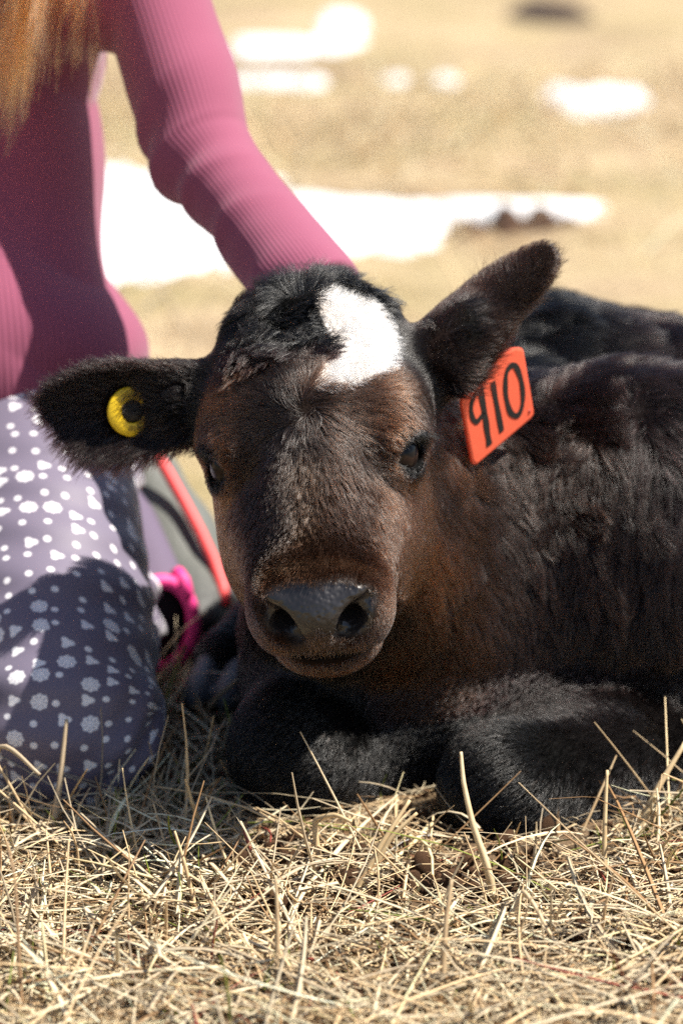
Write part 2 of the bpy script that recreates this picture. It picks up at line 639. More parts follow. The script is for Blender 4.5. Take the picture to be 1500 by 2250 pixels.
def head_sdf(p):
    q = head_co(p)
    q[:, 0] = q[:, 0] - 3.0 * sstep(60, 120, q[:, 1])                # the nose is turned a little
    qs = q.copy(); qs[:, 0] = np.abs(qs[:, 0])
    d = s_ell(q, (0, -54, -22), (80, 84, 66))                                     # cranium
    d = smin(d, s_ell(q, (0, -112, -12), (58, 37, 43)), 34)                        # poll
    d = smin(d, s_cone(q, (0, -15, 6), (0, 104, -2), 43, 31), 26)                 # bridge of the nose
    d = smin(d, s_cone(q, (0, 10, -48), (0, 118, -34), 50, 32), 22)               # jaws
    d = smin(d, s_ell(qs, (48, -20, 0), (30, 36, 30)), 20)                        # orbit
    d = smin(d, s_ell(qs, (36, 26, -50), (32, 60, 48)), 24)                       # cheek
    d = smin(d, s_cone(qs, (23, 55, -14), (21, 118, -10), 27.5, 21.5), 18)
    d = smin(d, s_ell(q, (0, 119, -3), (39, 30, 29)), 15)                         # muzzle
    d = smin(d, s_ell(qs, (25, 117, -13), (18, 27, 22)), 14)                      # upper lip
    d = smin(d, s_ell(qs, (27, 126, 7), (12.5, 19, 15.5)), 9)                         # nostril wing
    d = smin(d, s_ell(q, (0, 134, 5), (24, 17, 17)), 8)                           # nose pad
    d = smin(d, s_ell(q, (0, 131, -12), (21, 14, 15)), 9)
    lip = s_ell(q, (0, 119, -48), (35, 25, 20))                                   # chin
    lip = smin(lip, s_ell(q, (0, 98, -44), (33, 36, 22)), 14)
    mouth = s_ell(q, (0, 137, -30), (52, 28, 2.6), frame((1, 0, 0), (0, .87, .33)))
    d = smin(d, lip, 1.5)
    d = smax(d, -mouth, 2)
    a = np.array([30, 142, 15], f32); b = np.array([16, 147, -2], f32)            # nostrils
    nos = s_cone(qs, a, b, 9.0, 7.0)
    nos = smin(nos, s_cone(qs, a, (35, 131, 15), 7.0, 4.0), 5)
    nos = smin(nos, s_cone(qs, (23, 143, 6), (19, 123, 0), 9.0, 6.0), 5)
    d = smax(d, -nos, 5)
    d = smin(d, s_sph(qs, EYE_C, EYE_R + 2.6), 12)                                # lids
    brow = s_ell(qs, EYE_C + EYE_AX[1] * BROW_S * 12.5 + _out * 11, (22, 7, 10), EYE_AX)
    d = smin(d, brow, 12)
    hole = s_ell(qs, EYE_C + _out * 15 - EYE_AX[1] * BROW_S * 2.6, (19.0, 11.0, 14), EYE_AX)
    d = smax(d, -hole, 3)
    return d / 1000


BROW_S = -1.0 if EYE_AX[1][1] > 0 else 1.0                    # towards the poll


def ear_sdf(p, base, tip, nrm, prof, cup, th, bend=0.0):
    L = float(np.linalg.norm(tip - base))
    a = (tip - base) / L
    c = unit(nrm - a * (nrm @ a)); b = np.cross(c, a)
    q = p - base
    ta = q @ a / L; tb = q @ b; tc = q @ c
    hi = np.interp(ta, prof[0], prof[1]).astype(f32); lo = np.interp(ta, prof[0], prof[2]).astype(f32)
    mid = (hi - lo) / 2; hw = (hi + lo) / 2
    t = tb - mid
    tc0 = cup * (np.clip(t / .04, -1.3, 1.3) ** 2) + bend * ta * ta
    d = smax(np.abs(tc - tc0) * .8 - th / 2, (np.abs(t) - hw) * .85, .006)
    d = smax(d, (ta - 1) * L, .006)
    return smax(d, (-.12 - ta) * L, .006)


EAR_R0, EAR_R1 = V(458, 885, 2.130), V(80, 880, 2.150)        # calf's right ear (left in the photograph)
EAR_RN = unit(-VF * .93 - VU * .10 + VR * .25)
EAR_L0, EAR_L1 = V(968, 768, 2.115), V(1214, 552, 2.150)
EAR_LN = unit(VR * .50 - VU * .36 + VF * .74)
_ta = [-.3, 0, .12, .3, .5, .68, .84, .94, 1.0]
PROF_R = (_ta, [.022, .024, .028, .036, .044, .041, .027, .015, .003], [.026, .027, .027, .028, .030, .027, .018, .010, .002])
PROF_L = (_ta, [.034, .032, .027, .021, .019, .019, .016, .011, .003], [.028, .030, .031, .033, .033, .029, .020, .011, .003])

# body, neck and folded legs
NECK0 = head_pt(0, -46, -62)
SHO = V(1105, 1190, 2.400)


def body_sdf(p):
    d = s_cone(p, NECK0, SHO + np.array([-.03, .02, .0], f32), .074, .130)
    d = smin(d, s_cone(p, head_pt(0, 35, -70), V(900, 1380, 2.30), .056, .11), .06)     # throat
    d = smin(d, s_ell(p, V(870, 1530, 2.28), (.115, .10, .135)), .05)                    # brisket
    d = smin(d, s_cone(p, SHO, (.62, 2.50, .115), .138, .135), .06)                      # trunk
    d = smin(d, s_ell(p, (.64, 2.50, .15), (.15, .15, .16)), .05)                       # rump
    d = smin(d, s_ell(p, V(1340, 1270, 2.29), (.145, .10, .165), frame((1, 0, -.25), (0, 1, 0))), .05)   # shoulder
    d = smin(d, s_cone(p, V(1215, 765, 2.44), V(1420, 850, 2.46), .034, .042), .09)    # withers
    # near foreleg, folded
    l1 = s_chain(p, [V(1450, 1720, 2.26), V(1320, 1715, 2.19), V(1110, 1730, 2.125)], [.050, .047, .043], .03)
    l1 = smin(l1, s_chain(p, [V(1110, 1725, 2.125), V(1230, 1765, 2.16), V(1390, 1775, 2.24)], [.040, .030, .028], .02), .02)
    d = smin(d, l1, .045)
    # far foreleg, folded
    l2 = s_chain(p, [V(800, 1490, 2.29), V(730, 1570, 2.22), V(660, 1630, 2.165)], [.066, .054, .047], .03)
    l2 = smin(l2, s_chain(p, [V(655, 1660, 2.165), V(720, 1720, 2.20), V(830, 1720, 2.28)], [.043, .034, .028], .02), .02)
    d = smin(d, l2, .03)
    # hind foot reaching forward past the chest
    d = smin(d, s_chain(p, [V(780, 1395, 2.50), V(600, 1400, 2.45), V(505, 1455, 2.40)], [.05, .034, .027], .02), .02)
    # hind leg on the near side, past the frame
    l4 = s_chain(p, [np.array([.66, 2.42, .16], f32), np.array([.50, 2.30, .10], f32), np.array([.66, 2.27, .05], f32)], [.11, .07, .04], .04)
    l4 = smin(l4, s_chain(p, [np.array([.66, 2.27, .045], f32), np.array([.44, 2.22, .03], f32)], [.035, .026], .02), .02)
    d = smin(d, l4, .03)
    d = smin(d, s_chain(p, [np.array([.78, 2.50, .22], f32), np.array([.82, 2.48, .10], f32), np.array([.76, 2.40, .02], f32)], [.025, .018, .016], .02), .03)
    return d


def calf_sdf(p):
    p = np.asarray(p, f32)
    d = np.full(len(p), 1.0, f32)
    b = body_sdf(p)
    hm = ((p - head_pt(0, 10, -20)) ** 2).sum(1) < .30 ** 2
    if hm.any():
        q = p[hm]
        h = head_sdf(q)
        e1 = ear_sdf(q, EAR_R0, EAR_R1, EAR_RN, PROF_R, .016, .008)
        e1 = smin(e1, s_cone(q, head_pt(-52, -72, -30), EAR_R0 + (EAR_R1 - EAR_R0) * .14 - EAR_RN * .006, .026, .020), .02)
        e2 = ear_sdf(q, EAR_L0, EAR_L1, EAR_LN, PROF_L, .018, .009, -.004)
        e2 = smin(e2, s_cone(q, head_pt(54, -66, -36), EAR_L0 + (EAR_L1 - EAR_L0) * .18, .024, .014), .03)
        h = smin(smin(h, e1, .012), e2, .014)
        b[hm] = smin(b[hm], h, .018)
    return smax(b, -(p[:, 2] + .012), .004)

# ------------------------------------------------------------------ calf: skin, coat and parts
CV, CF, CN = surface(calf_sdf, (-.27, 1.74, -.03), (.92, 2.74, .46), .0029)


def in_poly(x, y, poly):
    c = np.zeros(len(x), bool)
    n = len(poly)
    for i in range(n):
        (x1, y1), (x2, y2) = poly[i], poly[(i + 1) % n]
        m = ((y1 > y) != (y2 > y)) & (x < (x2 - x1) * (y - y1) / (y2 - y1 + 1e-9) + x1)
        c ^= m
    return c


BLAZE = [(x - 16, y) for x, y in [(704, 645), (755, 632), (822, 652), (868, 705), (880, 765), (866, 815), (806, 848), (760, 858), (690, 850), (702, 832), (732, 790), (742, 725), (722, 672)]]
PAD = [(x, y - 6) for x, y in [(572, 1345), (588, 1300), (635, 1284), (700, 1284), (772, 1278), (815, 1288), (834, 1330), (822, 1388), (770, 1405), (700, 1395), (650, 1412), (600, 1400), (582, 1375)]]
LOWER_PAD = [(x, y - 6) for x, y in [(640, 1395), (745, 1390), (770, 1438), (700, 1446), (625, 1446)]]
FACE = np.array([.026, .0145, .0100], f32)
BLACK, DARK, BROWN, TAN = [np.array(c, f32) for c in ((.0034, .0022, .0019), (.0150, .0080, .0056), (.090, .038, .017), (.16, .10, .06))]


def gauss(x, y, cx, cy, sx, sy):
    return np.exp(-(((x - cx) / sx) ** 2 + ((y - cy) / sy) ** 2))


def regions(p):
    """masks of the coat at surface points"""
    r = {}
    q = head_co(p)
    hd = head_sdf(p)
    e1 = ear_sdf(p, EAR_R0, EAR_R1, EAR_RN, PROF_R, .016, .008)
    e2 = ear_sdf(p, EAR_L0, EAR_L1, EAR_LN, PROF_L, .018, .009, -.004)
    far = ((p - HO) ** 2).sum(1) > .30 ** 2
    r['q'] = q
    r['ear'] = np.where(far, 0, sstep(.004, .016, hd) * ((e1 < .006) | (e2 < .006)))
    r['earR'] = (e1 < e2)
    r['head'] = np.where(far, 0, sstep(.014, .002, hd) * sstep(-96, -70, q[:, 2]))
    r['px'], r['py'], r['d'] = proj(p)
    front = (q[:, 1] > 104) & (hd < .01)
    off = [(11 * math.cos(a), 11 * math.sin(a)) for a in np.arange(8) * .785] + [(0, 0)]
    j1, j2 = wob(p, 400, 15) * 5, wob(p, 400, 16) * 5
    r['pad'] = front * sum(in_poly(r['px'] + j1 + a, r['py'] + j2 + b, PAD).astype(f32) for a, b in off) / 9
    r['lpad'] = front * sum(in_poly(r['px'] + j1 + a, r['py'] + j2 + b, LOWER_PAD).astype(f32) for a, b in off) / 9
    n1 = wob(p, 160, 5) * 7; n2 = wob(p, 160, 6) * 7
    r['blaze'] = ((q[:, 1] < -20) & (q[:, 2] > -40) & (r['head'] > .3) & in_poly(r['px'] + n1, r['py'] + n2, BLAZE))
    qs = q.copy(); qs[:, 0] = np.abs(qs[:, 0])
    r['eye'] = np.sqrt(((qs - (EYE_C + _out * 12)) ** 2).sum(1))
    r['ball'] = np.sqrt(((qs - EYE_C) ** 2).sum(1))
    return r


def coat(p, r):
    q = r['q']; u = np.abs(q[:, 0]); v = q[:, 1]; w = q[:, 2]
    h = r['head'] * (1 - r['ear'])
    br = sstep(32, 62, u) * sstep(-30, 5, v) * .60
    br = np.maximum(br, .55 * np.exp(-(((u - 60) / 16) ** 2 + ((v + 32) / 18) ** 2)))
    br = np.maximum(br, sstep(92, 125, v) * .10)
    br = np.maximum(br, .6 * sstep(-35, -50, w) * sstep(60, 110, v))
    br = br * (1 - .55 * r['lpad']) + .10 * wob(p, 60, 8)
    tan = .12 * sstep(103, 108, v) * sstep(118, 111, v) * sstep(4, 14, w)
    tan = np.maximum(tan, .10 * np.exp(-(q[:, 0] / 10) ** 2) * sstep(15, 40, v) * sstep(105, 80, v))  # sheen along the nose bridge, painted in as a paler stripe
    fv = sstep(-50 + 14 * sstep(30, 55, u), -24 + 12 * sstep(30, 55, u), v + 8 * wob(p, 45, 12)) * (1 - .72 * np.exp(-((u / 34) ** 4)) * sstep(48, 8, v))
    ch = BLACK + (FACE - BLACK) * (fv * (.8 + .2 * wob(p, 30, 13)))[:, None]
    ch = ch + (BROWN - ch) * np.clip(br, 0, 1)[:, None]
    ch = ch + (TAN - ch) * np.clip(tan, 0, 1)[:, None]
    px, py = r['px'], r['py']
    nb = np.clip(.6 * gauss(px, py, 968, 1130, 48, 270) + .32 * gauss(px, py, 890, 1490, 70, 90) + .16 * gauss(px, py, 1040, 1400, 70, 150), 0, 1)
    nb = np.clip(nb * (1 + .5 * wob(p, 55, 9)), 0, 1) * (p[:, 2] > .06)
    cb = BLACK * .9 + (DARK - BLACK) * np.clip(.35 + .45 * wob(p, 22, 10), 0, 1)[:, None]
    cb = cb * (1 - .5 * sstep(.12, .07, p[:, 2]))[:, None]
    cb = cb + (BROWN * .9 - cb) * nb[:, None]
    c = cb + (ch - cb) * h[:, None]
    ce = np.where(r['earR'][:, None], DARK * .55, DARK * .8)
    c = c + (ce - c) * r['ear'][:, None]
    lid = sstep(23, 17, r['eye'])[:, None]
    c = c + (BLACK * .8 - c) * lid
    return np.clip(c, .004, 1)


CALF = empty('calf', (.12, 2.30, 0))
tag(CALF, 'black-brown calf lying on straw with a white forehead patch and two ear tags', 'calf')

R = regions(CV)
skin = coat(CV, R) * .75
PADC = np.array([.017, .0155, .0165], f32)
bare = np.maximum(R['pad'], .45 * R['lpad'])
skin = skin + (PADC - skin) * R['pad'][:, None]
skin = np.where(R['blaze'][:, None], np.array([.55, .50, .46], f32), skin)
nq = R['q'].copy(); nq[:, 0] = np.abs(nq[:, 0])
nq[:, 0] = np.abs(R['q'][:, 0] - 3)
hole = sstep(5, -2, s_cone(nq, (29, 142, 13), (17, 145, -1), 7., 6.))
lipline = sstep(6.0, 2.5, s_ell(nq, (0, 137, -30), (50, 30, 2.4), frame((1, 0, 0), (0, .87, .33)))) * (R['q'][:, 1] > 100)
skin = skin * (1 - .6 * (hole * (R['q'][:, 1] > 120))[:, None])  # shade inside the nostrils painted into the skin colour
skin = skin * (1 - .75 * lipline[:, None])  # shade of the mouth seam painted into the skin colour
t = NT('calf_skin')
co = t.n('TexCoord').outputs['Object']
vor = t.n('TexVoronoi', {'Vector': co, 'Scale': 280.0}, feature='SMOOTH_F1').outputs[0]
nzf = t.n('TexNoise', {'Vector': co, 'Scale': 900.0, 'Detail': 3.0}).outputs[0]
hgt = t.mix(t.attr('bare', 'Fac'), nzf, vor)
wet = t.n('TexNoise', {'Vector': co, 'Scale': 140.0, 'Detail': 3.0}).outputs[0]
rgh = t.math('ADD', t.math('MULTIPLY', t.attr('bare', 'Fac'), -.55), t.math('ADD', .72, t.math('MULTIPLY', wet, .25)))
b = t.pbsdf(Base_Color=t.attr('coat'), Roughness=rgh,
            Normal=t.n('Bump', {'Height': hgt, 'Strength': .6, 'Distance': .0016}).outputs[0])
t.t.links.new(t.math('ADD', .08, t.math('MULTIPLY', t.attr('bare', 'Fac'), .5)), b.inputs['Specular IOR Level'])
M_SKIN = t.done(b.outputs[0])
body = mesh_obj('body', CV, CF, M_SKIN, CALF, attrs={'coat': rgba(skin), 'bare': bare})


BUTTON_C = V(293, 905, 2.128)
for _ in range(6):
    BUTTON_C = BUTTON_C - EAR_RN * float(calf_sdf(BUTTON_C[None])[0]) * .8


def build_fur():
    px, py, d = proj(CV)
    facing = -(CN @ VF)
    q = R['q']
    inframe = (px > -150) & (px < 1700) & (py < 2000)
    dens = np.where(R['head'] > .4, 1.5e6, 6.5e5)
    dens = np.where(R['ear'] > .4, 8e5, dens)
    dens = np.where((R['head'] > .4) & (q[:, 1] > 95), 2.0e6, dens)
    dens = np.where(R['blaze'], 1.6e6, dens)
    dens = dens * np.where(facing > -.25, 1, .30) * np.where(inframe, 1, .35)
    dens = dens * (1 - R['pad']) * (1 - .75 * R['lpad']) * (CV[:, 2] > .004)
    dens = dens * np.where((R['ball'] < 19.6) & (R['eye'] < 19), .0, 1)
    dens = dens * (1 - lipline) * (1 - hole)
    dens = dens * (((CV - BUTTON_C) ** 2).sum(1) > .0165 ** 2)
    tri, bc = sample_tris(CV, CF, dens, 21)
    root = np.einsum('nk,nkc->nc', bc, CV[tri]).astype(f32)
    nrm = unit(np.einsum('nk,nkc->nc', bc, CN[tri]))
    r = regions(root)
    q = r['q']; u, v, w = q.T; au = np.abs(u)
    N = len(root)
    rr = np.random.default_rng(5)
    head = r['head'] * (1 - r['ear']); ear = r['ear']
    noise = np.stack([wob(root, 130, 30 + i) for i in range(3)], 1)
    fine = np.stack([wob(root, 420, 33 + i) for i in range(3)], 1)

    # combing on the head
    ru, rv = u - 0, v + 3
    rl = np.sqrt(ru * ru + rv * rv) + 1e-3
    sw = .55 * np.exp(-rl / 30)
    cu = ru / rl - sw * rv / rl; cv = rv / rl + sw * ru / rl
    c_wh = HX * cu[:, None] + HF * cv[:, None]
    c_nose = HF + HX * (u / 60)[:, None] + HX * (.55 * noise[:, 0] * np.exp(-((au - 26) / 16) ** 2))[:, None]
    c_cheek = HF * .55 - HN * .75 + HX * (np.sign(u) * .25)[:, None]
    c_tuft = HF * .85 + HX * (.02 * (u + 8))[:, None] + noise * .5 + fine * .45
    c_top = -HF * .3 + HN * .9 + HX * (u / 70)[:, None] + noise * .5
    bu, bv = (r['px'] - 735) / 100, (r['py'] - 735) / 100
    c_blz = HX * (.75 + .3 * bu)[:, None] + HF * (.55 * bv)[:, None] + noise * .25

    def mixv(a, b, m):
        return a + (b - a) * m[:, None]
    ch = mixv(c_wh, c_nose, sstep(15, 45, v))
    tuft = sstep(-36, -62, v + noise[:, 1] * 8) * sstep(70, 46, au + (u > 0) * 6)
    ch = mixv(ch, c_tuft, tuft)
    ch = mixv(ch, c_top, sstep(-104, -124, v) * sstep(70, 50, au))
    ch = np.where(r['blaze'][:, None], c_blz, ch)
    ch = mixv(ch, c_cheek, sstep(50, 66, au) * sstep(-40, -10, v))
    ch = mixv(ch, HF * .8 - HN * .4, sstep(95, 110, v) * .7)
    # combing elsewhere
    cbody = np.array([-.28, -.15, -1.0], f32) + .35 * noise + np.array([.5, .1, 0], f32) * sstep(.28, .45, root[:, 0])[:, None]
    neck = sstep(.30, .20, np.linalg.norm(root - head_pt(0, 0, -60), axis=1))
    cbody = mixv(cbody, unit(SHO - NECK0) * .5 + np.array([0, 0, -.8], f32) + .3 * noise, neck * .8)
    leg = sstep(.115, .085, root[:, 2])
    cbody = mixv(cbody, np.array([-.8, -.2, -.45], f32) + .10 * noise, leg)
    ebase = np.maximum(np.exp(-(((root - EAR_L0) ** 2).sum(1) / .045 ** 2)), np.exp(-(((root - EAR_R0) ** 2).sum(1) / .045 ** 2)))
    ebase = ebase * (1 - tuft * .8)
    top = sstep(.245, .275, root[:, 2]) * (root[:, 0] > .12)
    cbody = mixv(cbody, np.array([.6, .1, -.1], f32) + .5 * noise, top)
    aR, aL = unit(EAR_R1 - EAR_R0), unit(EAR_L1 - EAR_L0)
    sR = (root - EAR_R0) @ unit(np.cross(EAR_RN, aR)); sL = (root - EAR_L0) @ unit(np.cross(EAR_LN, aL))
    ce = np.where(r['earR'][:, None], aR * .8 + unit(np.cross(EAR_RN, aR)) * (np.clip(sR / .03, -1, 1.3) * .8)[:, None],
                  aL * .8 + unit(np.cross(EAR_LN, aL)) * (np.clip(sL / .03, -1, 1) * .7)[:, None]) + .2 * noise
    comb = mixv(mixv(cbody, ch, head), ce, np.clip(np.maximum(ear, ebase * 1.2 * (1 - head * .7)), 0, 1))

    # length in millimetres
    Lh = 10.0 + 8 * np.exp(-(rl / 38) ** 2) * (v > -60) + 2 * sstep(30, -10, v)
    Lh = Lh + (4.0 - Lh) * sstep(62, 102, v)
    Lh = Lh + (17 + 5 * noise[:, 2] - Lh) * tuft
    Lh = Lh + (22 + 7 * noise[:, 1] - Lh) * sstep(-95, -120, v) * sstep(64, 46, au)
    Lh = np.where(r['blaze'], 11 + 2 * noise[:, 0], Lh)
    Lh = Lh + (11 - Lh) * sstep(50, 70, au) * sstep(0, -30, w) * (v < 80)
    Lh = Lh * (1 - .6 * sstep(30, 17, r['eye']))
    Lh = np.maximum(Lh, 2.2)
    Lb = 33 + 8 * noise[:, 0]
    Lb = Lb + (17 - Lb) * neck * .6
    Lb = Lb + (9 - Lb) * leg
    inside = np.where(r['earR'], (nrm @ EAR_RN), (nrm @ EAR_LN)) > .3
    edge = np.where(r['earR'], sstep(.012, .04, sR), sstep(.018, .036, np.abs(sL)))
    Le = np.where(inside, 15, 8) + 8 * edge * np.where(r['earR'], 1, .8)
    L = Lb + (Lh - Lb) * head
    L = L + (7 - L) * np.clip(ebase * 1.4, 0, 1)
    L = (L + (Le - L) * ear) * rr.uniform(.65, 1.15, N)

    l0 = .50 + (.24 - .50) * head
    l0 = l0 + (.85 - l0) * tuft * head
    l0 = l0 + (.55 - l0) * ear
    l0 = np.where(r['blaze'], .6, l0)
    l0 = np.where((head > .5) & (v > 98), .16, l0)
    l1 = .15 + (.06 - .15) * head + .15 * tuft * head
    curl = rr.normal(0, .25, N) * (1 - head) + head * (noise[:, 0] * .75 * tuft + .45 * noise[:, 1] * np.exp(-(rl / 45) ** 2) + rr.normal(0, .12, N))
    power = np.clip((.52 - .30 * leg) * (1 - head) + head * (.50 + .2 * tuft + .25 * np.exp(-(rl / 50) ** 2)) - .25 * ear, 0, .85)
    power = np.where(r['blaze'], .8, power) * np.clip(1 + .3 * noise[:, 2], .5, 1.2) * (1 - .6 * ebase) * np.where(head > .5, 1 - .75 * sstep(80, 104, v), 1)
    pts = grow(root, nrm, comb.astype(f32), (L / 1000).astype(f32), l0.astype(f32), l1.astype(f32), 6, 77,
               droop=.15, curl=curl.astype(f32), clump=(10, power.astype(f32)), jitter=.16)
    second = np.where((head < .5) & (ear < .5), .38 * (1 - leg), .12 * (head > .5) * (v < 80)).astype(f32)
    gather(pts, root, 90, second, 78)
    # keep every strand on top of the skin
    for k in range(1, 6):
        lim = .0004 + .0006 * k
        for s in range(0, N, 150000):
            sl = slice(s, s + 150000)
            dd = calf_sdf(pts[sl, k])
            pts[sl, k] += nrm[sl] * np.clip(lim - dd, 0, .012)[:, None]
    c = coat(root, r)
    c = np.where(r['blaze'][:, None], np.array([.64, .61, .58], f32), c)
    eb = np.clip(ebase * 1.3, 0, 1)[:, None] * (1 - .6 * head[:, None])
    c = np.where(r['blaze'][:, None], c, c + (DARK * .45 - c) * eb)
    glint = rr.uniform(size=N) < .05 * (head > .5) * (v > -10) * (v < 110)
    c = c * np.exp(rr.normal(0, 1, N) * np.where((head > .5) & (v > 95), .2, .38))[:, None] * (1 + .12 * noise[:, :1])
    c = np.where(glint[:, None], c * 2.6 + .02, c)  # glints on the face hair painted in as paler strands
    ruddy = (rr.uniform(size=N) < .12) & (head < .5) & (ear < .5) & (ebase < .25)
    c = np.where(ruddy[:, None], c * np.array([2.2, 1.5, 1.2], f32), c)
    rad0 = np.where(head > .5, .00011, .00013) + .00003 * ear
    rad0 = np.where((head > .5) & (v > 95), .00010, rad0)
    rad = rad0[:, None] * np.array([1, 1, .92, .8, .6, .2], f32)[None]
    gl = rr.uniform(size=N)
    gloss = np.where(gl < np.where(head > .5, .16, .08) * (1 + .6 * noise[:, 1]), 1.0, .05)
    o = curves_obj('fur', pts, rad, np.clip(c, .003, .93), hair_mat('calf_hair', .24, .35), CALF, gloss)
    tag(o, kind='stuff')
    print('HAIRS', N)


build_fur()

# eyes with lids' lashes
t = NT('calf_eye')
co = t.n('TexCoord').outputs['Object']
sep = t.n('SeparateXYZ', {0: co})
rr_ = t.math('SQRT', t.math('ADD', t.math('MULTIPLY', sep.outputs[0], sep.outputs[0]), t.math('MULTIPLY', sep.outputs[1], sep.outputs[1])))
b = t.pbsdf(Base_Color=t.ramp(t.math('MULTIPLY', rr_, 1 / .017), [(.0, (.004, .004, .006)), (.42, (.004, .004, .006)), (.5, (.022, .013, .010)), (.78, (.012, .008, .007)), (.9, (.10, .085, .08))]),
            Roughness=.06)
b.inputs['Specular IOR Level'].default_value = .16
M_EYE = t.done(b.outputs[0])
M_LASH = plain('lash_black', (.008, .007, .007), .5)


def sphere(r, nu=28, nv=18, bulge=0.0):
    vs, fs = [], []
    for j in range(nv + 1):
        th = math.pi * j / nv
        for i in range(nu):
            ph = 2 * math.pi * i / nu
            k = r * (1 + bulge * max(0, math.cos(th)) ** 6)
            vs.append((k * math.sin(th) * math.cos(ph), k * math.sin(th) * math.sin(ph), k * math.cos(th)))
    for j in range(nv):
        for i in range(nu):
            k = (i + 1) % nu
            fs.append((j * nu + i, (j + 1) * nu + i, (j + 1) * nu + k, j * nu + k))
    return np.array(vs, f32), fs


def build_eye(sgn):
    c = head_pt(EYE_C[0] * sgn, EYE_C[1], EYE_C[2])
    out = unit((np.array([_out[0] * sgn * .8, _out[1], _out[2] * 1.25], f32)) @ HM)
    vs, fs = sphere(EYE_R / 1000, bulge=.06)
    o = mesh_obj('eye', vs, fs, M_EYE, None)
    COL.objects.unlink(o)
    link(o)
    o.location = [float(x) for x in c]
    o.rotation_euler = Vector(out.tolist()).to_track_quat('Z', 'Y').to_euler()
    bpy.context.view_layer.update()
    o.parent = CALF
    o.matrix_parent_inverse = Matrix.Translation(CALF.location).inverted()
    # upper lashes
    rr = np.random.default_rng(90 + sgn)
    ax = EYE_AX.copy(); ax[:, 0] *= sgn
    outv = _out.copy(); outv[0] *= sgn
    cc = EYE_C.copy(); cc[0] *= sgn
    n = 90
    pts = np.empty((n, 6, 3), f32)
    for i in range(n):
        s = rr.uniform(-.95, 1)
        base = cc + ax[0] * s * 14.5 + ax[1] * BROW_S * (10.2 - 4.0 * s * s + rr.uniform(-.8, .8)) + outv * (16.5 - 2.5 * s * s)
        dirv = unit(outv * .9 + ax[0] * (.35 + .5 * s) + ax[1] * BROW_S * rr.uniform(-.05, .3) + rr.normal(0, .10, 3))
        L = rr.uniform(12, 25) * (.65 + .45 * s if s > 0 else .65)
        p = base.copy()
        for k in range(6):
            pts[i, k] = p
            dirv = unit(dirv + HMloc_down * .20)
            p = p + dirv * L / 5
    P = HO + (pts / 1000) @ HM
    rad = np.full((n, 1), .00016) * np.array([1, 1, .9, .75, .5, .15])[None]
    o = curves_obj('eyelash', P, rad, np.full((n, 3), .006), M_LASH, CALF)


HMloc_down = HM @ np.array([0, 0, -1], f32)
build_eye(-1)
build_eye(1)

# ear tags
M_YEL = plain('yellow_plastic', (.75, .50, .01), .4, .5, bump=(300, .15, .0004))
t = NT('orange_tag_plastic')
nz = t.n('TexNoise', {'Scale': 60.0, 'Detail': 4.0}).outputs[0]
pb = t.pbsdf(Base_Color=t.mix(t.ramp(t.n('TexNoise', {'Scale': 110.0, 'Detail': 6.0, 'Roughness': .7}).outputs[0], [(.58, 0.0), (.75, .35)]), t.mix(nz, (.88, .14, .07), (.95, .19, .10)), (.45, .10, .06)), Roughness=.42,
             Normal=t.n('Bump', {'Height': nz, 'Strength': .15, 'Distance': .001}).outputs[0])
tr = t.n('BsdfTranslucent', {'Color': (.95, .14, .05, 1)})
M_ORA = t.done(t.n('MixShader', {0: .3, 1: pb.outputs[0], 2: tr.outputs[0]}).outputs[0])
M_INK = plain('black_marker_paint', (.012, .010, .010), .55, .4, bump=(150, .2, .0005))


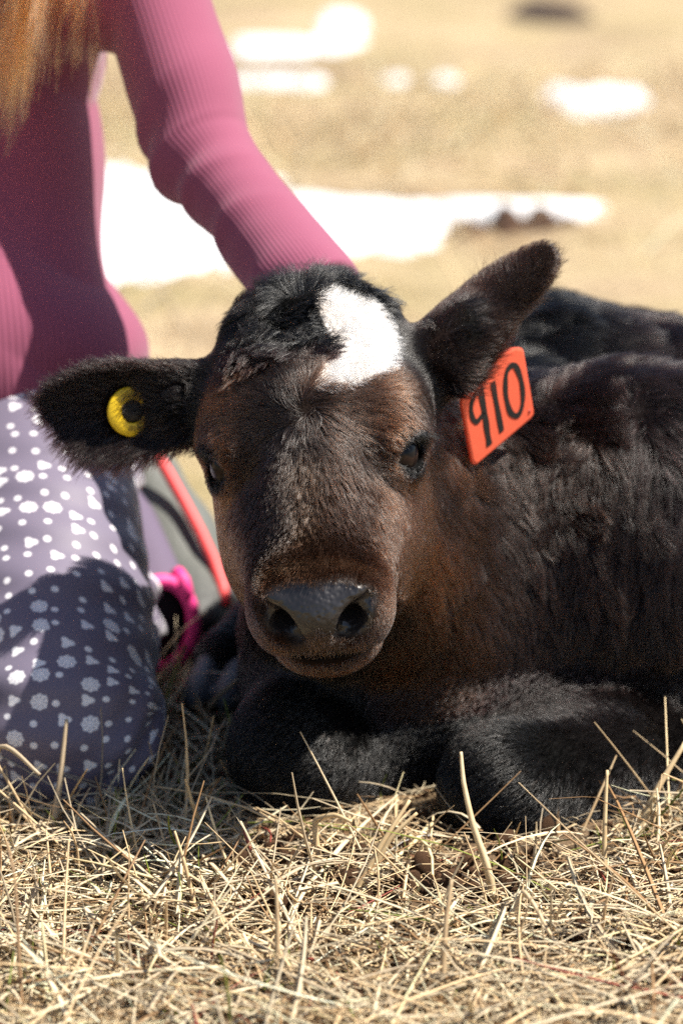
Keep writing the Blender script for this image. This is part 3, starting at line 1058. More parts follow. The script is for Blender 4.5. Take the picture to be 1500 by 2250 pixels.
def build_button():
    """round yellow stud with a hollow centre, through the calf's right ear"""
    n = unit(EAR_RN)
    x = unit(VR - n * (VR @ n)); y = np.cross(n, x)
    c = BUTTON_C + n * .0036
    prof = [(.0180, -.002), (.0180, .0012), (.0172, .0020), (.0092, .0026), (.0082, .0020), (.0082, -.002)]
    vs, fs, m = [], [], 40
    for r, h in prof:
        for i in range(m):
            a = 2 * math.pi * i / m
            vs.append(c + x * r * math.cos(a) + y * r * math.sin(a) + n * h)
    k = len(prof)
    for j in range(k):
        for i in range(m):
            i2 = (i + 1) % m; j2 = (j + 1) % k
            fs.append((j * m + i, j * m + i2, j2 * m + i2, j2 * m + i))
    o = mesh_obj('ear_button', np.array(vs), fs, M_YEL, CALF)
    tag(o, 'round yellow ear button with a hollow centre')
    vs, fs = sphere(.0076, 20, 10)
    p = vs[:, :1] * x + vs[:, 1:2] * y + vs[:, 2:3] * n * .25 + c
    mesh_obj('stud', p, fs, plain('dark_stud', (.012, .010, .009), .5), o)
    # small embossed marks along the lower rim
    vs, fs = [], []
    for a in (-1.80, -1.66, -1.50, -1.32, -1.20):
        e = x * math.cos(a) + y * math.sin(a)
        if (y @ VU) < 0:
            e = x * math.cos(-a) + y * math.sin(-a)
        s = np.cross(n, e)
        b = len(vs)
        for dr, dsn in ((.0100, -.0004), (.0100, .0004), (.0138, .0006), (.0138, -.0004)):
            vs.append(c + e * dr + s * dsn + n * .0032)
        for dr, dsn in ((.0100, -.0004), (.0100, .0004), (.0138, .0006), (.0138, -.0004)):
            vs.append(c + e * dr + s * dsn + n * .0012)
        fs += [(b, b + 1, b + 2, b + 3), (b, b + 4, b + 5, b + 1), (b + 1, b + 5, b + 6, b + 2), (b + 2, b + 6, b + 7, b + 3), (b + 3, b + 7, b + 4, b)]
    mesh_obj('engraving', np.array(vs), fs, plain('engraved_olive', (.22, .15, .01), .6), o, smooth=False)
    # short hairs of the ear lying over the upper part of the stud
    rr = np.random.default_rng(31)
    n_h = 180
    e_up = VU - n * (VU @ n); e_up = unit(e_up)
    e_rt = unit(VR - n * (VR @ n))
    pos = c + e_up * rr.uniform(.001, .019, n_h)[:, None] + e_rt * rr.uniform(-.006, .020, n_h)[:, None] + n * .0022
    dirv = unit(-e_up * rr.uniform(.4, 1.0, n_h)[:, None] - e_rt * rr.uniform(.3, 1.0, n_h)[:, None] + n * .10)
    pts = np.stack([pos + dirv * (.012 * k / 4) + n * (.0016 * math.sin(k / 4 * 3)) for k in range(5)], 1)
    return pts


BUTTON_HAIR = build_button()
o = curves_obj('ear_hair', BUTTON_HAIR, np.full((len(BUTTON_HAIR), 1), .00013) * np.array([1, 1, .9, .7, .2])[None],
               np.tile(np.array([[.008, .006, .005]]), (len(BUTTON_HAIR), 1)), bpy.data.materials['calf_hair'], CALF)
tag(o, kind='stuff')


def build_tag():
    px = 1 / (FP / 2.10)                                  # metres per photo pixel at the tag
    Wv = (VR * 144 + VU * 120 + VF * 113) * px            # along the lower edge
    Hv = (VR * 32 - VU * 145 + VF * 113) * px             # downwards
    Hv = Hv - Wv * (Hv @ Wv) / (Wv @ Wv)
    n = unit(np.cross(Wv, Hv))
    if n @ VF > 0:
        n = -n
    org = V(1010, 880, 2.118)                             # upper left end of the panel

    def P(a, b, h=0.0):
        return org + Wv * a + Hv * b + n * h
    # outline in panel units: shoulders narrow towards the neck that goes up under the ear
    out = [(.02, -.02), (.0, .06), (.0, .92), (.015, .97), (.05, 1.0), (.94, 1.0), (.985, .98), (1.0, .93), (1.0, .02), (.985, -.03), (.90, -.10),
           (.66, -.20), (.62, -.30), (.60, -.46), (.40, -.46), (.38, -.30), (.34, -.20), (.10, -.10)]
    th = .0011
    m = len(out)
    cen = np.mean([P(a, b) for a, b in out], 0)
    vs = [P(a, b, th) for a, b in out] + [P(a, b, -th) for a, b in out]
    inn = [(.5 + (a - .5) * .955, .4 + (b - .4) * .955) for a, b in out]
    vs += [P(a, b, th * 1.55) for a, b in inn]
    fs = [tuple(range(2 * m, 3 * m)), tuple(range(m, 2 * m))[::-1]]
    for i in range(m):
        j = (i + 1) % m
        fs.append((i, j, 2 * m + j, 2 * m + i)); fs.append((i, m + i, m + j, j))
    o = mesh_obj('ear_tag', np.array(vs), fs, M_ORA, CALF, smooth=False)
    tag(o, 'orange ear tag with the black number 910')

    def stroke(path, wid, closed=False):
        pts = [np.array(q, float) for q in path]
        dense = []
        n_ = len(pts)
        for i in range(n_ if closed else n_ - 1):
            a, b, c, d = pts[(i - 1) % n_ if closed else max(i - 1, 0)], pts[i], pts[(i + 1) % n_], pts[(i + 2) % n_ if closed else min(i + 2, n_ - 1)]
            for u in np.linspace(0, 1, 7, endpoint=False):
                dense.append(.5 * (2 * b + (c - a) * u + (2 * a - 5 * b + 4 * c - d) * u * u + (3 * b - a - 3 * c + d) * u ** 3))
        if not closed:
            dense.append(pts[-1])
        dense = np.array(dense)
        asp = np.linalg.norm(Hv) / np.linalg.norm(Wv)
        tn = np.gradient(dense, axis=0) if not closed else np.roll(dense, -1, 0) - np.roll(dense, 1, 0)
        tn = tn * np.array([1, asp]); tn /= np.linalg.norm(tn, axis=1)[:, None] + 1e-9
        nn = np.stack([-tn[:, 1], tn[:, 0] / asp], 1)
        k = len(dense)
        wv = wid * (1 + .10 * np.sin(np.arange(k) * .7))
        L = dense + nn * wv[:, None]; Rr = dense - nn * wv[:, None]
        h0, h1 = th * 1.3, th * 1.55 + .0004
        v = [P(*q, h1) for q in L] + [P(*q, h1) for q in Rr] + [P(*q, h0) for q in L] + [P(*q, h0) for q in Rr]
        f = []
        for i in range(k if closed else k - 1):
            j = (i + 1) % k
            f += [(i, j, k + j, k + i), (2 * k + i, 2 * k + j, j, i), (k + i, k + j, 3 * k + j, 3 * k + i)]
        if not closed:
            f += [(0, k, 3 * k, 2 * k), (k - 1, 2 * k - 1, 4 * k - 1, 3 * k - 1)]
        return v, f

    def digit(parts):
        vs, fs = [], []
        for v, f in parts:
            b = len(vs); vs += v; fs += [tuple(i + b for i in g) for g in f]
        mesh_obj('digit', np.array(vs), fs, M_INK, o, smooth=False)

    digit([stroke([(.285, .06), (.19, .06), (.11, .17), (.105, .33), (.16, .43), (.285, .38)], .030),
           stroke([(.285, .03), (.285, .40), (.275, .68), (.27, .88)], .040)])
    digit([stroke([(.475, .08), (.475, .40), (.48, .84)], .036)])
    digit([stroke([(.76, .07), (.68, .14), (.63, .40), (.655, .68), (.76, .80), (.86, .66), (.885, .38), (.84, .13)], .034, True)])
    # little maker's mark in the lower corner
    vs, fs = sphere(.0016, 12, 6)
    mesh_obj('mark', vs * np.array([1, 1, 1]) + P(.93, .88, th * 1.2), fs, plain('tag_mark', (.25, .015, .01), .5), o)


build_tag()

# grey hoof of the hind foot that reaches forward
def build_hoof(a, b, w, h):
    vs, fs = [], []
    M = plain('hoof_horn', (.10, .105, .12), .35, .5, bump=(80, .3, .002)) if 'hoof_horn' not in bpy.data.materials else bpy.data.materials['hoof_horn']
    ax = unit(b - a); L = float(np.linalg.norm(b - a))
    side = unit(np.cross(ax, (0, 0, 1))); up = np.cross(side, ax)

    def sdf(p):
        q = p - a
        s = np.clip(q @ ax, 0, L)
        r = []
        for sg in (-1, 1):
            c = side * sg * w * .52
            rel = q - c
            e = np.sqrt(((rel @ side) / (w * .52)) ** 2 + ((rel @ up + .004) / (h * (1 - .45 * s / L))) ** 2 + (np.maximum(np.abs(rel @ ax - L * .45) - L * .25, 0) / (L * .35)) ** 2)
            r.append((e - 1) * w * .4)
        return smin(r[0], r[1], .002)
    m = (a + b) / 2
    v, f, _ = surface(sdf, m - .06, m + .06, .003, 1)
    o = mesh_obj('hoof', v, f, M, CALF)
    return o


build_hoof(V(505, 1455, 2.40), V(455, 1535, 2.335), .024, .022)
build_hoof(np.array([.45, 2.22, .03], f32), np.array([.385, 2.20, .022], f32), .024, .022)

# ------------------------------------------------------------------ the kneeling child beside the calf
A = lambda *c: np.array(c, f32)
SH_L, EL_L, WR_L = V(322, -60, 2.35), V(448, 330, 2.315), V(690, 650, 2.225)
SH_R, EL_R, WR_R = A(-.455, 2.40, .575), A(-.52, 2.27, .41), A(-.44, 2.11, .27)
PEL = A(-.300, 2.455, .205)
HIP_L, KNEE_L, ANK_L = V(75, 1000, 2.42), V(140, 1560, 2.205), A(-.195, 2.50, .060)
HIP_R, KNEE_R, ANK_R = A(-.375, 2.43, .17), A(-.43, 2.17, .068), A(-.40, 2.50, .06)
NECK_B, HEAD_C = A(-.305, 2.42, .625), A(-.305, 2.36, .755)
# the hand lies on the calf's neck, found by walking down to the coat
HAND = V(770, 730, 2.235)
for _ in range(12):
    g_, d_ = grad(calf_sdf, HAND[None], .002)
    HAND = HAND - g_[0] * (float(d_[0]) - .020) * .7


def hand_sdf(p, wrist, palm, fwd, nrm):
    fwd = unit(fwd); nrm = unit(nrm - fwd * (nrm @ fwd)); sd = np.cross(nrm, fwd)
    d = s_cone(p, wrist, palm - fwd * .018, .017, .017)
    d = smin(d, s_ell(p, palm, (.026, .024, .010), np.stack([fwd, sd, nrm])), .012)
    for i, (o, L) in enumerate(((-.018, .040), (-.006, .046), (.006, .043), (.017, .034))):
        k0 = palm + fwd * .020 + sd * o
        k1 = k0 + (fwd * .9 + sd * o * 6 - nrm * .15) * L * .45
        k2 = k1 + (fwd * .8 + sd * o * 4 - nrm * .5) * L * .32
        k3 = k2 + (fwd * .65 - nrm * .7) * L * .25
        d = smin(d, s_chain(p, [k0, k1, k2, k3], [.0072, .0066, .0060, .0050], .002), .003)
    t0 = palm - fwd * .008 - sd * .020
    t1 = t0 + (fwd * .5 - sd * .8 - nrm * .2) * .022
    d = smin(d, s_chain(p, [t0, t1, t1 + (fwd * .9 - sd * .3 - nrm * .3) * .020], [.009, .0075, .006], .003), .005)
    return d


def person_sdf(p):
    d = s_ell(p, A(-.30, 2.48, .50), (.095, .055, .15))
    d = smin(d, s_ell(p, A(-.30, 2.47, .32), (.095, .060, .13)), .05)
    d = smin(d, s_ell(p, PEL, (.12, .085, .085)), .04)
    d = smin(d, s_cone(p, NECK_B, HEAD_C, .030, .034), .03)
    for s, e, w in ((SH_L, EL_L, WR_L), (SH_R, EL_R, WR_R)):
        d = smin(d, s_chain(p, [s, e, w], [.032, .027, .019], .02), .03)
    for h, k, a in ((HIP_L, KNEE_L, ANK_L), (HIP_R, KNEE_R, ANK_R)):
        d = smin(d, s_chain(p, [h, k + A(0, .025, .004)], [.060, .034]), .03)
        d = smin(d, s_chain(p, [k + A(0, .025, .004), a], [.034, .026]), .01)
    # head with brow, nose, lips, chin and ears; it bows towards the calf
    f = unit(A(.25, -.88, -.38)); sd = unit(np.cross(f, A(0, 0, 1))); up = np.cross(sd, f)
    H = HEAD_C
    ax = np.stack([sd, f, up])
    d2 = s_ell(p, H + up * .015, (.068, .082, .085), ax)
    d2 = smin(d2, s_ell(p, H + f * .030 - up * .040, (.050, .050, .055), ax), .03)
    d2 = smin(d2, s_ell(p, H + f * .066 - up * .082, (.018, .014, .014), ax), .02)
    d2 = smin(d2, s_cone(p, H + f * .078 + up * .004, H + f * .093 - up * .024, .006, .009), .012)
    d2 = smin(d2, s_ell(p, H + f * .076 - up * .050, (.019, .008, .007), ax), .008)
    d2 = smin(d2, s_ell(p, H + f * .072 + up * .026, (.045, .010, .008), ax), .012)
    for s in (-1, 1):
        d2 = smax(d2, -s_sph(p, H + f * .086 + sd * s * .028 + up * .006, .013), .010)
        d2 = smin(d2, s_sph(p, H + f * .071 + sd * s * .028 + up * .006, .011), .003)
        d2 = smin(d2, s_ell(p, H + sd * s * .070 - up * .006, (.008, .016, .024), ax), .006)
    d = smin(d, d2, .02)
    g = unit(HAND - WR_L)
    d = smin(d, hand_sdf(p, WR_L, HAND, g * .5 + A(.6, .25, -.2), grad(calf_sdf, HAND[None], .004)[0][0]), .006)
    d = smin(d, hand_sdf(p, WR_R, A(-.425, 2.07, .215), A(.25, -.7, -.45), A(.1, -.5, .85)), .006)
    return d


def arm_param(p, pts):
    """length along a bent arm (0..2), angle about it and distance"""
    best = None
    for i in range(2):
        a, b = pts[i], pts[i + 1]
        ab = b - a; q = p - a
        h = np.clip(q @ ab / float(ab @ ab), 0, 1)
        r = q - h[:, None] * ab
        dist = np.sqrt((r ** 2).sum(1))
        ax = unit(pts[2] - pts[0]); x = unit(np.cross(ax, A(0, 1, 0))); y = np.cross(ax, x)
        th = np.arctan2(r @ y, r @ x)
        cur = [i + h, th, dist]
        if best is None:
            best = cur
        else:
            m = dist < best[2]
            best = [np.where(m, c, b_) for c, b_ in zip(cur, best)]
    return best


def shirt_sdf(p):
    d = s_ell(p, V(-85, 120, 2.46), (.112, .085, .150))
    d = smin(d, s_cone(p, SH_L + A(-.03, .01, -.012), SH_R + A(.03, 0, -.012), .045, .045), .05)
    d = smin(d, s_ell(p, V(-75, 480, 2.455), (.112, .088, .145)), .06)
    d = smin(d, s_ell(p, V(-60, 770, 2.435), (.142, .102, .105)), .05)
    # soft folds of the trunk, mostly slanting
    s = p @ unit(A(.55, 0, .85)); n = wob(p, 14, 70)
    fold = (1 - 1.7 * np.abs(np.sin(s * 33 + 1.6 * n))) * sstep(.02, .10, p[:, 0] + .30) + .6 * wob(p, 26, 71)
    d = d + .0055 * fold
    d = smax(d, -(p[:, 2] - .232 - .012 * wob(p, 16, 72)), .006)                 # hem
    for pts in ((SH_L, EL_L, WR_L), (SH_R, EL_R, WR_R)):
        t, th, dist = arm_param(p, pts)
        rad = np.interp(t, [0, .5, 1, 1.5, 2], [.047, .043, .0425, .039, .0345]).astype(f32)
        env = np.exp(-((t - .98) / .26) ** 2) + .45 * np.exp(-((t - 1.5) / .3) ** 2) + .8 * np.exp(-((t - 1.93) / .10) ** 2)
        al = (p - pts[0]) @ unit(pts[2] - pts[0])
        t = al / float(np.linalg.norm(pts[2] - pts[0])) * 2
        env = np.exp(-((t - .98) / .26) ** 2) + .45 * np.exp(-((t - 1.5) / .3) ** 2) + .8 * np.exp(-((t - 1.93) / .10) ** 2)
        ph = t * 19 + 1.5 * np.cos(th - .8) + 1.9 * wob(p, 26, 73)
        rid = 1.1 * (1 - 1.6 * np.abs(np.sin(ph * .5))) + .25 * np.sin(1.7 * ph + 1.0 + 2 * wob(p, 30, 75)) + .5 * wob(p, 45, 76)
        rad = rad + .0042 * env * rid * (.55 - .45 * np.cos(th)) + .0026 * wob(p, 30, 74) + .0022 * wob(p @ np.diag(A(60, 20, 60)), 1.0, 77)
        e = (dist - rad) * .8
        w = pts[2]; axw = unit(pts[2] - pts[1])
        e = smax(e, (p - w) @ axw - .004, .004)                                    # cuff
        d = smin(d, e, .016)
    nk = np.sqrt(((p - NECK_B - A(0, 0, .02)) ** 2).sum(1)) - .050
    return smax(d, -nk, .006)


def trouser_sdf(p):
    d = s_ell(p, PEL + A(0, 0, -.005), (.150, .110, .092))
    for h, k, a in ((HIP_L, KNEE_L, ANK_L), (HIP_R, KNEE_R, ANK_R)):
        e = s_chain(p, [h, k], [.086, .070])
        e = smin(e, s_chain(p, [k, a], [.060, .050]), .015)
        e = smin(e, s_ell(p, k + A(.0, -.005, -.012), (.070, .060, .055)), .02)
        d = smin(d, e, .03)
    lap = np.exp(-((p[:, 1] - 2.355) / .03) ** 2)
    d = d + .0055 * np.sin(p @ A(30, 60, 150) + 1.6 * wob(p, 15, 80)) * (lap + .25 * sstep(2.3, 2.2, p[:, 1]))
    d = d + .003 * wob(p, 30, 81)
    kn = np.exp(-(((p - KNEE_L - A(.05, -.02, -.03)) ** 2).sum(1)) / .045 ** 2)
    d = d + .005 * kn * np.sin(p @ A(110, 60, -170) + 1.2 * wob(p, 24, 82))
    d = smax(d, p[:, 2] - .262 - .006 * wob(p, 14, 83), .006)
    return smax(d, -(p[:, 2] + .01), .004)


PERSON = empty('person', (-.28, 2.35, 0))
tag(PERSON, 'kneeling person in pink ribbed top and dotted lilac trousers, arm reaching behind the calf', 'person')
t = NT('person_skin')
nz = t.n('TexNoise', {'Scale': 120.0, 'Detail': 4.0}).outputs[0]
pb = t.pbsdf(Base_Color=t.mix(nz, (.50, .27, .19), (.60, .35, .26)), Roughness=.5, Normal=t.n('Bump', {'Height': nz, 'Strength': .1, 'Distance': .001}).outputs[0])
pb.inputs['Subsurface Weight'].default_value = .15
pb.inputs['Subsurface Scale'].default_value = .01
v, f, _ = surface(person_sdf, (-.62, 1.97, -.01), (.12, 2.66, .88), .0042, 1)
mesh_obj('body', v, f, t.done(pb.outputs[0]), PERSON)
# eyes of the bowed face
f_ = unit(A(.25, -.88, -.38)); sd_ = unit(np.cross(f_, A(0, 0, 1))); up_ = np.cross(sd_, f_)
for s in (-1, 1):
    vs, fs = sphere(.0105, 16, 10)
    mesh_obj('eye', vs + HEAD_C + f_ * .0745 + sd_ * s * .028 + up_ * .006, fs, M_EYE, PERSON)

# ribbed top
v, f, _ = surface(shirt_sdf, (-.62, 1.98, .18), (.06, 2.60, .72), .0034, 1)
t1, th1, d1 = arm_param(v, (SH_L, EL_L, WR_L))
t2, th2, d2 = arm_param(v, (SH_R, EL_R, WR_R))
tor = np.arctan2(v[:, 0] + .30, -(v[:, 1] - 2.45)) * .115
tor = np.where(np.abs(v[:, 1] - 2.45) < .2, tor, tor)
onL = (d1 < .060) & (t1 > .04); onR = (d2 < .060) & (t2 > .04)
rib = np.where(onL, th1 * .041, np.where(onR, th2 * .041, tor))
t = NT('pink_rib_knit')
wv = t.n('Math', {0: t.math('MULTIPLY', t.attr('rib', 'Fac'), 2 * math.pi / .0038)}, operation='SINE').outputs[0]
wv01 = t.math('ADD', t.math('MULTIPLY', wv, .5), .5)
nz = t.n('TexNoise', {'Scale': 18.0, 'Detail': 3.0}).outputs[0]
knit = t.n('TexNoise', {'Scale': 900.0, 'Detail': 2.0}).outputs[0]
c = t.mix(wv01, (.205, .048, .090), (.245, .062, .114))
c = t.mix(t.math('MULTIPLY', nz, .25), c, (.28, .08, .135))
bp = t.n('Bump', {'Height': t.math('ADD', t.math('MULTIPLY', wv01, 1.0), t.math('MULTIPLY', knit, .3)), 'Strength': .5, 'Distance': .0007}).outputs[0]
pb = t.pbsdf(Base_Color=c, Roughness=.85, Normal=bp)
pb.inputs['Sheen Weight'].default_value = .25
pb.inputs['Specular IOR Level'].default_value = .2
shirt = mesh_obj('shirt', v, f, t.done(pb.outputs[0]), PERSON, attrs={'rib': rib})

# printed trousers: coordinates laid along each thigh
v, f, _ = surface(trouser_sdf, (-.62, 1.98, -.02), (-.04, 2.66, .29), .0036, 1)
uv = np.zeros((len(v), 3), f32)
best = np.full(len(v), 9., f32)
for i, (h, k) in enumerate(((HIP_L, KNEE_L), (HIP_R, KNEE_R))):
    ax = (h - k)[1:] / np.linalg.norm((h - k)[1:])               # up the thigh in the side view
    nr = np.array([-ax[1], ax[0]], f32)
    rel = v[:, 1:] - k[1:]
    s, r = rel @ ax, rel @ nr
    cx_ = k[0] + (h[0] - k[0]) * np.clip(s / np.linalg.norm((h - k)[1:]), 0, 1)
    m = np.abs(v[:, 0] - cx_) < best
    best[m] = np.abs(v[:, 0] - cx_)[m]
    vv = np.where(s > 0, -s, np.arctan2(-s, np.maximum(r, -.02) + 1e-4) * .072)
    uu = .076 * np.arcsin(np.clip((v[:, 0] - cx_) / .084, -1, 1))
    uv[m] = np.stack([uu, vv + 1.7 * i + .3, np.zeros_like(s)], 1)[m]
t = NT('dotted_lilac_cloth')
base = t.attr('print_co', 'Vector')


def motif(t, scale, rnd, offset):
    vec = t.n('Mapping', {'Vector': base, 'Location': offset}).outputs[0]
    vo = t.n('TexVoronoi', {'Vector': vec, 'Scale': scale, 'Randomness': rnd}, voronoi_dimensions='2D', feature='F1')
    d = t.n('VectorMath', {0: vec, 1: vo.outputs['Position']}, operation='SUBTRACT').outputs[0]
    s = t.n('SeparateXYZ', {0: d})
    ang = t.math('ARCTAN2', s.outputs[1], s.outputs[0])
    rad = t.n('VectorMath', {0: d}, operation='LENGTH').outputs['Value']
    pick = t.n('SeparateColor', {0: vo.outputs['Color']}).outputs[0]
    return ang, rad, pick


def less(t, r, lim, soft):
    return t.n('MapRange', {'Value': t.math('SUBTRACT', r, lim), 'From Min': -soft, 'From Max': soft, 'To Min': 1.0, 'To Max': 0.0}).outputs[0]


ang, rad, pick = motif(t, 61.0, .45, (0, 0, 0))
small = less(t, rad, .0025, .0005)
lobes = less(t, t.math('DIVIDE', rad, t.math('ADD', 1.0, t.math('MULTIPLY', t.n('Math', {0: t.math('MULTIPLY', ang, 3.0)}, operation='COSINE').outputs[0], .24))), .0041, .0006)
flower = less(t, t.math('DIVIDE', rad, t.math('ADD', 1.0, t.math('MULTIPLY', t.n('Math', {0: t.math('MULTIPLY', ang, 8.0)}, operation='COSINE').outputs[0], .07))), .0060, .0006)
petal = t.math('MULTIPLY', t.n('Math', {0: t.math('MULTIPLY', ang, 8.0)}, operation='SINE').outputs[0],
               t.math('MULTIPLY', t.math('GREATER_THAN', rad, .0021), t.math('LESS_THAN', rad, .0049)))
flower = t.math('MULTIPLY', flower, t.math('SUBTRACT', 1.0, t.math('MULTIPLY', t.math('GREATER_THAN', petal, .35), .4)))
is_fl = t.math('GREATER_THAN', pick, .86)
is_lo = t.math('MULTIPLY', t.math('GREATER_THAN', pick, .58), t.math('LESS_THAN', pick, .8601))
is_dot = t.math('LESS_THAN', pick, .5801)
mask = t.math('ADD', t.math('MULTIPLY', small, is_dot), t.math('ADD', t.math('MULTIPLY', lobes, is_lo), t.math('MULTIPLY', flower, is_fl)))
wz = t.n('TexNoise', {'Scale': 700.0, 'Detail': 2.0}).outputs[0]
pb = t.pbsdf(Base_Color=t.mix(t.math('MINIMUM', mask, 1.0), (.125, .105, .155), (.74, .72, .75)), Roughness=.62,
             Normal=t.n('Bump', {'Height': wz, 'Strength': .2, 'Distance': .0006}).outputs[0])
pb.inputs['Sheen Weight'].default_value = .15
trousers = mesh_obj('trousers', v, f, t.done(pb.outputs[0]), PERSON, attrs={'print_co': uv})

# folded-back leg end: grey cuff with hot pink trim and dark opening
CUF = V(352, 1372, 2.455)
cn = unit(-VF * .86 + VR * .32 - VU * .22)
cx = unit(VR - cn * (VR @ cn)); cy = np.cross(cn, cx)
M_PINK = plain('hot_pink_trim', (.72, .045, .23), .5, .4, bump=(200, .2, .001))
M_GREYC = plain('purple_grey_cloth', (.11, .085, .13), .75, .3, bump=(300, .3, .0006))
prof = [(0.000, .031), (-.012, .035), (-.03, .036), (-.06, .036), (-.10, .034), (-.13, .026), (-.14, .012)]
vs, fs, m = [], [], 36
for h, r in prof:
    for i in range(m):
        a = 2 * math.pi * i / m
        k = 1 + .04 * math.sin(3 * a + h * 40)
        vs.append(CUF + cn * h + (cx * math.cos(a) * .86 + cy * math.sin(a) * 1.12) * r * k + VU * (-h * .50))
for j in range(len(prof) - 1):
    for i in range(m):
        fs.append((j * m + i, j * m + (i + 1) % m, (j + 1) * m + (i + 1) % m, (j + 1) * m + i))
fs.append(tuple((len(prof) - 1) * m + i for i in range(m)))
cuff = mesh_obj('cuff', np.array(vs), fs, M_GREYC, PERSON)
tag(cuff, 'grey cuff with hot pink trim around its dark opening')
path = [CUF + (cx * math.cos(a) * .86 + cy * math.sin(a) * 1.12) * .033 for a in np.linspace(0, 2 * math.pi, 41)]
vs, fs = tube(path, [.0062] * 41, 10, cap=False)
mesh_obj('trim', vs, fs, M_PINK, cuff)
vs, fs = sphere(.029, 24, 12)
mesh_obj('dark_inside', vs[:, :1] * cx * .86 + vs[:, 1:2] * cy * 1.12 + vs[:, 2:3] * cn * .3 + CUF - cn * .012, fs, plain('inside_shade', (.012, .010, .013), .9, .2), cuff)  # dark disc across the opening, painting the shade inside the cuff
path = [V(383, 1262, 2.47), V(392, 1258, 2.455), V(404, 1276, 2.45), V(412, 1302, 2.45), V(408, 1316, 2.462)]
vs, fs = tube(path, [.004, .0055, .006, .0055, .004], 8)
mesh_obj('pull_loop', vs, fs, M_PINK, cuff)


def boot(path, rs, flat, stripe, mat_name='boot_rubber'):
    def sdf(p):
        d = s_chain(p, path, rs, .03)
        d = smin(d, s_ell(p, path[-1] + A(.004, -.02, -.004), (.032, .05, .030)), .02)
        return smax(d, -(p[:, 2] + .004), .006)
    P = np.array(path)
    v, f, _ = surface(sdf, P.min(0) - .10, P.max(0) + .10, .004, 1)
    t = NT(mat_name)
    g = t.n('SeparateXYZ', {0: t.n('TexCoord').outputs['Object']}).outputs[2]
    nz = t.n('TexNoise', {'Scale': 35.0, 'Detail': 5.0}).outputs[0]
    fac = t.math('ADD', g, t.math('MULTIPLY', t.math('SUBTRACT', nz, .5), .03))
    m_ = t.ramp(t.math('MULTIPLY', fac, 8.0), [(.35, (.010, .010, .011)), (.62, (.10, .105, .095))])   # black foot, grey felt shaft
    b = t.pbsdf(Base_Color=m_, Roughness=.6, Normal=t.n('Bump', {'Height': nz, 'Strength': .3, 'Distance': .003}).outputs[0])
    o = mesh_obj('boot', v, f, t.done(b.outputs[0]), PERSON)
    if stripe:
        vs, fs = tube(stripe, [.0052] * len(stripe), 8)
        mesh_obj('piping', vs, fs, plain('coral_piping', (.72, .075, .075), .5, .4), o)
    return o


st = [V(330, 975, 2.59), V(366, 1034, 2.575), V(404, 1102, 2.56), V(440, 1170, 2.545), V(468, 1230, 2.53), V(488, 1288, 2.515), V(497, 1330, 2.505)]
tag(boot([V(318, 1060, 2.64), V(372, 1200, 2.60), V(425, 1320, 2.55)], [.034, .038, .036], 1, st), 'dark boot edged with coral piping')
boot([A(-.40, 2.56, .05), A(-.40, 2.63, .09), A(-.40, 2.66, .05)], [.034, .036, .034], 1, None, 'boot_rubber_plain')

# long auburn hair
def person_hair():
    rr = np.random.default_rng(50)
    n = 3000
    d0 = unit(rr.normal(size=(n * 3, 3)))
    keep = ((d0 @ up_ > .05) & (d0 @ f_ < .42)) | ((d0 @ f_ < .05) & (d0 @ up_ > -.5))
    d0 = d0[keep][:n]
    n = len(d0)
    loc = np.stack([d0 @ sd_, d0 @ f_, d0 @ up_], 1) * A(.069, .083, .086)
    root = HEAD_C + up_ * .015 + loc[:, :1] * sd_ + loc[:, 1:2] * f_ + loc[:, 2:3] * up_
    K = 14
    side = loc[:, 0] < .004                                  # strands falling over the near shoulder
    lock = rr.integers(0, 26, n)
    lock = np.where(rr.uniform(size=n) < .5, lock // 2, lock)
    lx = np.random.default_rng(3).uniform(-.285, -.192, 26); ly = np.random.default_rng(4).uniform(2.275, 2.33, 26)
    lz = np.random.default_rng(6).uniform(.495, .59, 26) - .04 * (np.abs(lx + .275) < .02)
    end = np.stack([lx[lock], ly[lock], lz[lock]], 1)
    back = np.stack([rr.uniform(-.42, -.20, n), rr.uniform(2.53, 2.56, n), rr.uniform(.45, .55, n)], 1)
    end = np.where(side[:, None], end, back) + rr.normal(0, .0035, (n, 3)) * A(1, .8, 5)
    front = np.where(side[:, None], A(-.182, 2.36, .68) + A(-.02, 0, 0) * ((lx[lock] + .19) / -.095)[:, None], np.array(HEAD_C + A(0, .105, .0)))
    ctl = front + rr.normal(0, .010, (n, 3))
    top = root + unit(loc[:, :1] * sd_ + loc[:, 1:2] * f_ + loc[:, 2:3] * up_) * .035
    pts = np.empty((n, K, 3), f32)
    ph = rr.uniform(0, 6.28, 26)[lock]
    for k in range(K):
        s = k / (K - 1)
        b = root * (1 - s) ** 3 + 3 * top * s * (1 - s) ** 2 + 3 * ctl * s * s * (1 - s) + end * s ** 3
        b[:, 0] += .006 * np.sin(s * 9 + ph) * s + .002 * np.sin(s * 17 + rr.uniform(0, 6.28, n)) * s
        pts[:, k] = b
    c = np.array([.38, .108, .030]) * np.exp(rr.normal(0, .45, n))[:, None] * np.array([1, 1, 1])
    c = np.where((rr.uniform(size=n) < .25)[:, None], c * np.array([1.8, 1.8, 2.2]), c)
    rad = np.full((n, 1), .00024) * np.linspace(1, .5, K)[None]
    o = curves_obj('hair', pts, rad, np.clip(c, .02, .8), hair_mat('auburn_hair', .3, .4), PERSON)
    tag(o, kind='stuff')


person_hair()

